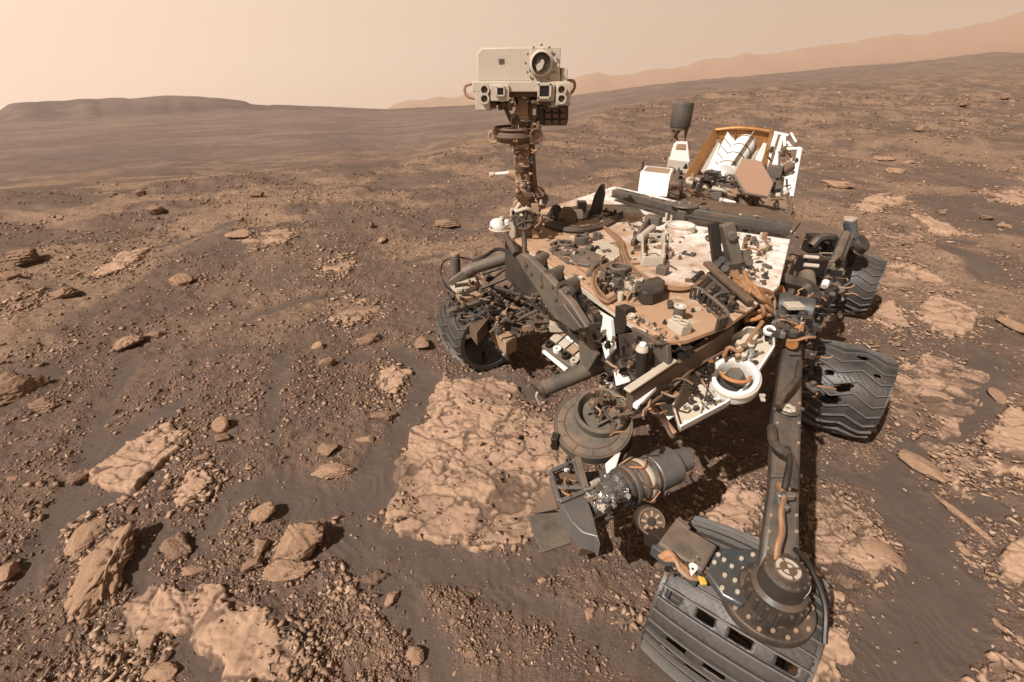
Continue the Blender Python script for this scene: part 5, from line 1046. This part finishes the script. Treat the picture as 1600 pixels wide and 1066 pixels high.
part("trough_eye", G().ring(fitz(1199, 528) + TNn * .045, TNn, .012, .022, .014), WHITE, tro, 0); part("trough_plate", G().prism([fitz(u, v) + TNn * .03 for u, v in [(1103, 578), (1125, 560), (1130, 575), (1112, 596)]], TNn * .01), WHITE, tro)
part("white_tab", G().prism([P(u, v, .62) for u, v in [(1030, 632), (1054, 630), (1053, 650), (1045, 655)]], (0, 0, -.01)), WHITE); part("hanging_harness", G().tube([P(1015, 636, .66), P(1030, 648, .58), P(1042, 662, .52), P(1055, 678, .5)], .014), COPPER, bev=0); part("hanging_harness", G().tube([P(1018, 642, .64), P(1036, 658, .55), P(1050, 682, .5), P(1064, 684, .55)], .010), BROWN, bev=0)
for k in range(10): part("underside_fitting", G().box(P(random.uniform(1090, 1180), random.uniform(505, 530), .93), en, ON, UPV, .04, .03, .04), random.choice([BLACK, DGREY, BROWN]))
# ------------------------------------------------------------------ near-side suspension
PV = P(1238, 495, .98)
lg = []
for (u0, u1, v, z) in ((1224, 1254, 540, .95), (1210, 1254, 640, .90), (1206, 1251, 745, .84), (1199, 1250, 800, .81), (1188, 1252, 885, .74)):
    a, b = P(u0, v, z), P(u1, v, z); lg.append((a, b))
gm = G(); hgt = .07
for a, b in lg: gm.v += [tuple(a), tuple(b), tuple(b - UPV * hgt), tuple(a - UPV * hgt)]
for k in range(len(lg) - 1):
    o = k * 4; gm.f += [(o + i, o + (i + 1) % 4, o + 4 + (i + 1) % 4, o + 4 + i) for i in range(4)]
gm.f += [(0, 3, 2, 1), (16, 17, 18, 19)]; leg = part("front_leg", gm, GREY, bev=.012)
for k, (a, b) in enumerate(lg[1:3]): part("leg_collar", G().bar(a.lerp(b, -.04) + UPV * .002, a.lerp(b, 1.04) + UPV * .002, .012, .012), GREY, leg)
for fi, k in enumerate(range(14)):
    f = k / 13; i = min(int(f * 4), 3); a = lg[i][0].lerp(lg[i + 1][0], f * 4 - i); b = lg[i][1].lerp(lg[i + 1][1], f * 4 - i)
    if .2 < f < .45 or f > .75:
        for w in (.12, .88): q = a.lerp(b, w); part("rivet", G().cyl(q, q + UPV * .006, .005, seg=8), TAN, leg, 0)
bq = lg[1][0].lerp(lg[1][1], .46) + UPV * .001; bd = part("badge", G().cyl(bq, bq + UPV * .006, .040, seg=28), GREY, leg)
for k in range(7): t = k * .9; part("badge_figure", G().lathe(bq + Vector((math.cos(t) * .017, math.sin(t) * .015, .006)), UPV, [(0, .006), (.008, .004), (.011, 0)], 10), CREAM, bd, 0)
part("leg_cable", G().tube([P(1250, 565, .97), P(1246, 590, .96), P(1235, 605, .96), P(1224, 618, .95), P(1215, 635, .94)], .011), DGREY, bev=0); part("leg_cable", G().tube([P(1206, 668, .90), P(1208, 690, .92), P(1218, 702, .92), P(1232, 712, .91), P(1240, 735, .89), P(1240, 765, .86)], .015), DGREY, bev=0); part("leg_cable", G().tube([P(1230, 700, .92), P(1234, 720, .91), P(1230, 745, .89), P(1226, 765, .87)], .010), BLACK, bev=0)
part("leg_lead", G().tube([P(1225, 775, .86), P(1220, 800, .85), P(1221, 830, .83), P(1214, 855, .81), P(1212, 880, .78)], .007), COPPER, bev=0); part("leg_lead", G().tube([P(1228, 775, .86), P(1223, 800, .85), P(1224, 830, .83), P(1218, 855, .81), P(1214, 880, .78)], .006), BROWN, bev=0); part("leg_clip", G().box(P(1227, 775, .855), XR, YB, UPV, .05, .018, .02), SILVER); part("leg_clip", G().box(P(1223, 790, .85), XR, YB, UPV, .022, .03, .018), SILVER); part("leg_clip", G().box(P(1224, 762, .86), XR, YB, UPV, .03, .03, .02), COPPER)
part("orange_plug", G().cyl(P(1240, 530, .99), P(1248, 513, 1.01), .018), ORANGE); part("orange_plug", G().cyl(P(1248, 513, 1.01), P(1258, 500, 1.02), .014), ORANGE); part("orange_plug", G().cyl(P(1237, 540, .98), P(1240, 530, .99), .022), ORANGE)
sh = part("shoulder_motor", G().cyl(P(1212, 478, 1.0), P(1268, 488, 1.0), .062), STEEL); part("motor_window", G().box(P(1240, 478, 1.06), XR, YB, UPV, .07, .05, .02), CREAM, sh)
part("shoulder_block", G().box(P(1238, 512, .98), Vector((1, .12, 0)), Vector((-.12, 1, 0)), UPV, .15, .10, .07), STEEL)
for k in range(16): part("shoulder_fitting", G().box(P(random.uniform(1205, 1262), random.uniform(480, 528), 1.03), XR, YB, UPV, random.uniform(.015, .04), .03, .025), random.choice([SILVER, DGREY, BLACK, STEEL, GREY]), bev=.002)
for k in range(6): part("shoulder_connector", G().cyl(P(1208 + k * 2, 475 + k * 7, 1.02), P(1203 + k * 2, 478 + k * 7, 1.03), .016, seg=10), (SILVER, DGREY)[k % 2])
part("swing_tube", G().tube([P(1216, 434, 1.02), P(1235, 440, 1.01), P(1258, 446, 1.0), P(1270, 458, .98), P(1270, 472, .96)], .034), DGREY, bev=0); part("pivot_cylinder", G().cyl(P(1262, 452, .95), P(1260, 430, .98), .040), OLIVE); part("silver_can", G().box(P(1234, 447, .95), XR, YB, UPV, .035, .05, .07), WHITE)
for k in range(3): part("amber_lead", G().tube([P(1210 + k * 4, 470, 1.0), P(1209 + k * 3, 455, 1.03), P(1216 + k * 3, 448, 1.03), P(1221 + k * 2, 458, 1.0)], .006), ORANGE, bev=0)
part("bogie_box", G().box(P(1267, 414, .80), Vector((1, .15, 0)), Vector((-.15, 1, 0)), UPV, .14, .12, .11), BLACK)
for v in (401, 414): part("box_handle", G().cyl(P(1256, v, .87), P(1279, v + 2, .87), .013), CREAM)
part("bogie_arch", G().tube([P(1268, 385, .72), P(1282, 372, .78), P(1300, 372, .78), P(1308, 384, .72)], .035), DGREY, bev=0); part("bogie_block", G().box(P(1270, 380, .70), XR, YB, UPV, .10, .10, .14), BLACK); part("bogie_block", G().box(P(1300, 388, .66), XR, YB, UPV, .16, .10, .10), BLACK)
bg0 = [P(1322, 366, .82), P(1310, 395, .74), P(1298, 425, .66), P(1290, 455, .58), P(1281, 485, .50), P(1272, 520, .44)]
part("bogie_beam", G().tube(bg0, .032), OLIVE, bev=0); part("bogie_beam", G().tube([q + Vector((.06, .02, -.02)) for q in bg0[:4]], .02), GREY, bev=0)
ps = part("rear_steering_post", G().cyl(P(1331, 372, .74), UP(1328, 345, P(1331, 372, .74)), .048), STEEL); tp_ = UP(1328, 344, P(1331, 372, .74)); part("post_ring", G().ring(tp_, UPV, .026, .046, .02), CREAM, ps, 0); part("rear_motor", G().lathe(P(1338, 384, .68), Vector((.3, -.5, .6)), [(0, -.07), (.07, -.06), (.085, 0), (.07, .06), (0, .07)], 26), DGREY); part("rear_motor_band", G().torus(P(1338, 384, .68), Vector((.3, -.5, .6)), .084, .01, 26, 6), OLIVE)
part("rear_fork", G().bar(P(1334, 392, .62), C_RL + LT * -.02, .07, .05), DGREY)
for k in range(26):
    u, v = random.uniform(1276, 1316), random.uniform(395, 470); a = P(u, v, random.uniform(.6, .78)); part("bogie_fitting", (G().cyl(a, a + Vector((random.uniform(-.05, .05), random.uniform(-.05, .05), .05)), random.uniform(.012, .028), seg=10) if k % 2 else G().box(a, XR, YB, UPV, .05, .04, .05)), random.choice([BLACK, DGREY, SILVER, GREY, OLIVE, BLACK]), bev=.002)
part("white_fitting", G().cyl(P(1291, 440, .80), P(1288, 448, .78), .02), WHITE); part("bogie_sleeve", G().tube([P(1316, 452, .62), P(1302, 456, .62), P(1292, 466, .58), P(1288, 482, .54)], .03), OLIVE, bev=0)
for k in range(9): part("bogie_chain", G().box(P(1286 - k * 3.2, 470 + k * 14, .56 - k * .01), XR, YB, UPV, .03, .05, .04), (SILVER, DGREY, BLACK)[k % 3])
part("middle_hub_ring", G().ring(P(1258, 575, .42), Vector((-.8, -.3, .5)), .018, .034, .03), CREAM); part("middle_strut", G().bar(P(1270, 525, .46), P(1268, 600, .36), .04, .05), DGREY); part("middle_axle", G().cyl(P(1262, 600, .33), C_ML, .04), DGREY)
# front steering hub, skirt, bracket, drive arm
HC = P(1222, 908, .74); s = mpp(HC); hb_ = part("steering_hub", G().lathe(HC, UPV, [(0, .05), (28 * s, .05), (33 * s, .044), (34 * s, -.015), (41 * s, -.025), (43 * s, -.09), (0, -.09)], 44), DGREY)
part("hub_band", G().lathe(HC + UPV * .012, UPV, [(34.5 * s, 0), (35.5 * s, 0), (35.5 * s, .014), (34.5 * s, .014), (34.5 * s, 0)], 44, a0=2.0, a1=5.0), CREAM, hb_, 0)
HT = HC + UPV * .0505; part("hub_disc", G().cyl(HT, HT + UPV * .004, 20 * s, seg=32), BROWN, hb_, 0)
for k in range(4):
    for (r0, r1) in ((12.5, 17.5), (3, 8.5)):
        gm = G(); t0 = k * 1.5708 + (.15 if r0 > 5 else .785 - .5); t1 = t0 + (1.27 if r0 > 5 else 1.0); n = 8; pts = [HT + UPV * .0045 + Vector((math.cos(t0 + (t1 - t0) * i / n), math.sin(t0 + (t1 - t0) * i / n), 0)) * r1 * s for i in range(n + 1)] + [HT + UPV * .0045 + Vector((math.cos(t1 - (t1 - t0) * i / n), math.sin(t1 - (t1 - t0) * i / n), 0)) * r0 * s for i in range(n + 1)]
        if r0 > 5 or k % 2 == 0: part("hub_target_mark", gm.prism(pts, (0, 0, .002)), CREAM, hb_, 0)
SKC = P(1196, 938, .57); sk = part("skirt_plate", G().lathe(SKC, UPV, [(0, .02), (66 * mpp(SKC), .02), (68 * mpp(SKC), .012), (68 * mpp(SKC), -.01), (0, -.01)], 48), DGREY); part("skirt_cone", G().lathe(SKC + UPV * .0205, UPV, [(50 * mpp(SKC), 0), (44 * mpp(SKC), .04), (0, .08)], 40), DGREY, sk)
for k in range(20):
    t = k * .314; d = Vector((math.cos(t), math.sin(t), 0)); q = SKC + d * (61 if k % 2 else 54) * mpp(SKC) + UPV * .0205; part("bolt", G().cyl(q, q + UPV * .008, .006, seg=8), TAN, sk, 0)
bkp = [(1104, 893), (1118, 862), (1132, 856), (1190, 858), (1205, 905), (1160, 945), (1130, 930)]; bkt = part("bolted_bracket", G().prism([P(u, v, .62) for u, v in bkp], (0, 0, -.03)), STEEL, bev=.006)
for u, v in ((1116, 880), (1122, 868), (1131, 876), (1143, 886), (1158, 874), (1176, 868), (1132, 900), (1148, 908), (1128, 920), (1152, 926), (1162, 890), (1175, 885)): q = P(u, v, .621); part("bolt", G().cyl(q, q + UPV * .008, .0065, seg=8), CREAM, bkt, 0)
arm = part("drive_arm", G().prism([P(u, v, .58) for u, v in [(1028, 848), (1054, 812), (1122, 852), (1098, 892)]], (0, 0, -.09)), OLIVE, bev=.008); part("arm_side", G().prism([P(u, v, .585) for u, v in [(1054, 812), (1062, 806), (1080, 824), (1076, 828)]], (0, 0, -.06)), GREY, arm); part("arm_end", G().prism([P(u, v, .56) for u, v in [(1018, 852), (1028, 848), (1098, 892), (1090, 905)]], (0, 0, -.05)), STEEL, arm)
cc = P(1018, 815, .52); ca = Vector((-.1, -.75, .75)).normalized(); s = mpp(cc); cpm = part("drive_motor_cap", G().lathe(cc, ca, [(0, .0), (20 * s, 0), (22 * s, -.008), (22 * s, -.09), (0, -.09)], 36), DGREY); part("cap_rim", G().torus(cc + ca * .002, ca, 19 * s, .005, 36, 6), BROWN, cpm, 0); part("cap_core", G().cyl(cc, cc + ca * .006, 6 * s), BLACK, cpm, 0)
x, y, z = frame_of(ca)
for k in range(8): t = k * .785; d = y * math.cos(t) + z * math.sin(t); part("cap_slot", G().bar(cc + d * 8 * s + ca * .002, cc + d * 16 * s + ca * .002, .008, .004, hint=ca), TAN, cpm, 0)
part("motor_yoke", G().bar(P(1018, 830, .46), P(1050, 852, .50), .08, .07), BLACK)
for k in range(6): part("drive_lead", G().tube([P(1030 + k * 2, 870 + k, .56), P(1046 + k * 2, 862 + k * 3, .59), P(1062, 880 + k * 2, .58), P(1078, 893 + k * 2, .57), P(1090 + k, 905, .55)], .007), (COPPER, ORANGE, TAN)[k % 3], bev=0)
part("white_tag", G().prism([P(u, v, .58) for u, v in [(1076, 880), (1088, 876), (1092, 888), (1080, 900)]], (0, 0, -.008)), WHITE); part("yellow_tag", G().prism([P(u, v, .57) for u, v in [(1090, 898), (1102, 902), (1106, 912), (1096, 912)]], (0, 0, -.012)), paint("yellow_tape", (.62, .38, .05), dust=.2)); part("drive_post", G().cyl(SKC - UPV * .01, C_FL + UPV * .02, .06), DGREY)

# ------------------------------------------------------------------ the dense small hardware
def clutter(n, place, mats, lo=.006, hi=.02, up_=UPV, names=("bracket", "fitting", "clamp", "cable"), wires=.3):
    for k in range(n):
        b = place(); s = random.uniform(lo, hi); a = random.uniform(0, 6.28); ax = Vector((math.cos(a), math.sin(a), random.uniform(-.2, .2))).normalized(); ay = UPV.cross(ax).normalized(); az = ax.cross(ay); mt = random.choice(mats); r = random.random()
        if r < wires:
            q = [b]; d = ax * s * 1.7
            for j in range(3): d = Matrix.Rotation(random.uniform(-.9, .9), 3, "Z") @ d; q.append(q[-1] + d + UPV * random.uniform(-.6, .8) * s)
            part(names[3], G().tube(q, random.uniform(.0028, .006), 6, 4), random.choice([COPPER, BROWN, BLACK, COPPER, TAN, DGREY]), bev=0)
        elif r < wires + .2: part(names[1], G().lathe(b, up_, [(0, 0), (s * .8, 0), (s * .8, s * .7), (s * .5, s * .8), (s * .5, s * 1.6), (0, s * 1.7)], 10), mt, bev=0)
        elif r < wires + .4: part(names[2], G().box(b + az * s * .3, ax, ay, az, s * 2.6, s * 1.1, s * .6).box(b + az * s * .9, ax, ay, az, s * .7, s * 1.0, s * 1.3), mt, bev=.001)
        else: part(names[0], G().box(b + az * s * .5, ax, ay, az, s * 2.2, s * .4, s * 1.5).box(b + ay * s * .6, ax, ay, az, s * 2.2, s * 1.1, s * .35), mt, bev=.001)
U = random.uniform; _, y_t, z_t = frame_of(tax)
def on_deck(u0, v0, u1, v1, skew=0): return lambda: (lambda u: P(u, U(v0, v1) + skew * (u - u0) / (u1 - u0), DZ + .003))(U(u0, u1))
DKM = [OLIVE, BROWN, DGREY, GREY, TAN, CREAM, BLACK]
clutter(46, on_deck(862, 378, 955, 398, 18), DKM, .008, .022); clutter(44, on_deck(935, 425, 1000, 455, 18), DKM, .008, .024)
clutter(30, on_deck(985, 345, 1050, 400, 10), DKM, .008, .02); clutter(26, on_deck(1112, 395, 1180, 420, 8), DKM, .007, .018); clutter(22, on_deck(1156, 370, 1205, 400), [DGREY, COPPER, BROWN, CREAM], .006, .014)
clutter(30, on_deck(850, 338, 975, 352, -12), [BROWN, BLACK, DGREY, BROWN], .008, .022); clutter(22, on_deck(1140, 420, 1200, 450), [COPPER, BROWN, DGREY], .007, .016)
clutter(26, on_deck(1085, 445, 1150, 470, 25), [BLACK, DGREY, BROWN], .010, .024); clutter(16, on_deck(990, 495, 1060, 520, 14), DKM, .005, .012)
clutter(60, lambda: (lambda u: EQ(u, 425 + (u - 830) * .78 + U(0, 50), U(-.02, .10)))(U(832, 960)), [BLACK, DGREY, BROWN, OLIVE, BLACK], .008, .026, wires=.4)
clutter(26, lambda: PL(U(962, 1040), U(530, 605), FQ + ON * .08, ON), [BLACK, DGREY, BROWN, GREY], .008, .02)
clutter(50, lambda: (lambda f: a0.lerp(a1, f) + Vector((U(-.05, .03), U(-.08, 0), U(-.12, -.05))))(U(-.05, .95)), [BLACK, DGREY, BROWN, COPPER, BLACK], .008, .022, wires=.5)
clutter(46, lambda: P(U(1200, 1268), U(455, 535), U(.98, 1.05)), [BLACK, DGREY, STEEL, SILVER, BLACK, GREY], .007, .02); clutter(70, lambda: P(U(1255, 1318), U(372, 500), U(.55, .8)), [BLACK, DGREY, BLACK, GREY, OLIVE, SILVER], .010, .03)
clutter(34, lambda: P(U(1245, 1275), U(520, 640), U(.4, .7)), [BLACK, DGREY, BLACK, GREY], .010, .024); clutter(40, lambda: P(U(920, 985), U(590, 640), U(.58, .66)), [BLACK, DGREY, SILVER, BROWN, COPPER], .007, .02, wires=.4)
clutter(36, lambda: AX(U(.02, .42)) + (dy * U(-.06, .06) + UPV * U(.04, .06) + Vector((0, -.03, 0))), [SILVER, SILVER, STEEL, LGREY, CREAM, GREY], .006, .015, wires=.1)
clutter(24, lambda: DC + tax * .02 + y_t * U(-.05, .05) + z_t * U(-.05, .05), [OLIVE, BROWN, DGREY, BLACK], .005, .012, wires=.1)
clutter(40, lambda: P(U(700, 770), U(430, 500), U(.5, .68)), [BLACK, DGREY, BROWN, OLIVE], .008, .022); clutter(50, lambda: P(U(770, 845), U(455, 520), U(.42, .58)), [BLACK, DGREY, BROWN, TAN, GREY], .010, .026, wires=.15)
clutter(46, lambda: MQ(U(746, 886), U(150, 166), U(-.12, .05)), [BROWN, BLACK, DGREY, CREAM, BROWN], .007, .018, wires=.35); clutter(30, lambda: MQ(U(798, 845), U(185, 225), U(-.09, .0)), [BROWN, TAN, DGREY, BROWN], .007, .018, wires=.4)
clutter(36, lambda: MQ(U(803, 834), U(226, 312), U(-.07, -.045)), [BROWN, TAN, DGREY, BROWN], .005, .014, wires=.45); clutter(34, lambda: MQ(U(798, 850), U(312, 368), U(-.10, -.03)), [BROWN, BLACK, TAN, CREAM, DGREY], .008, .02, wires=.4)
clutter(70, lambda: RQ(U(1078, 1225), U(278, 326), U(-.10, .02)), [BROWN, BLACK, DGREY, CREAM, GREY, TAN], .010, .032, wires=.4); clutter(26, lambda: RQ(U(1205, 1248), U(215, 300), U(.0, .35)), [CREAM, WHITE, BROWN, DGREY], .010, .026, wires=.35)
clutter(30, lambda: P(U(1045, 1095), U(262, 300), DZ + .05), [BROWN, DGREY, BLACK], .010, .026); clutter(24, lambda: fitz(U(1070, 1190), U(540, 640)) + TNn * .03, [WHITE, CREAM, DGREY, COPPER, BROWN], .006, .016, wires=.4)
clutter(30, lambda: P(U(1040, 1100), U(868, 900), U(.53, .58)), [BLACK, DGREY, COPPER, STEEL], .006, .012, wires=.2); clutter(16, lambda: quadmix(U(0, 1), U(0, 1)), [DGREY, SILVER, BLACK], .005, .012)

for k in range(16):
    t = k * .3927; d = Vector((math.cos(t), math.sin(t), 0)); q = HC + d * 42.5 * mpp(HC) - UPV * .03; part("hub_rib", G().box(q - UPV * .03, d, UPV.cross(d), UPV, .012, .010, .05), DGREY, bev=.002)
    q = HC + d * 30 * mpp(HC) + UPV * .046; part("hub_screw", G().cyl(q, q + UPV * .005, .0035, seg=6), BROWN, bev=0)
part("hub_wire", G().tube([HC + Vector((.06, .07, .04)), HC + Vector((.10, .04, .0)), HC + Vector((.12, -.03, -.06)), HC + Vector((.10, -.10, -.12))], .008), BLACK, bev=0)
for k in range(10):
    q = SKC + Vector((math.cos(k * .62 + .3), math.sin(k * .62 + .3), 0)) * 47 * mpp(SKC) + UPV * .021; part("skirt_lug", G().box(q + UPV * .008, Vector((1, 0, 0)), YB, UPV, .018, .014, .016), (DGREY, GREY, BROWN)[k % 3], bev=.002)
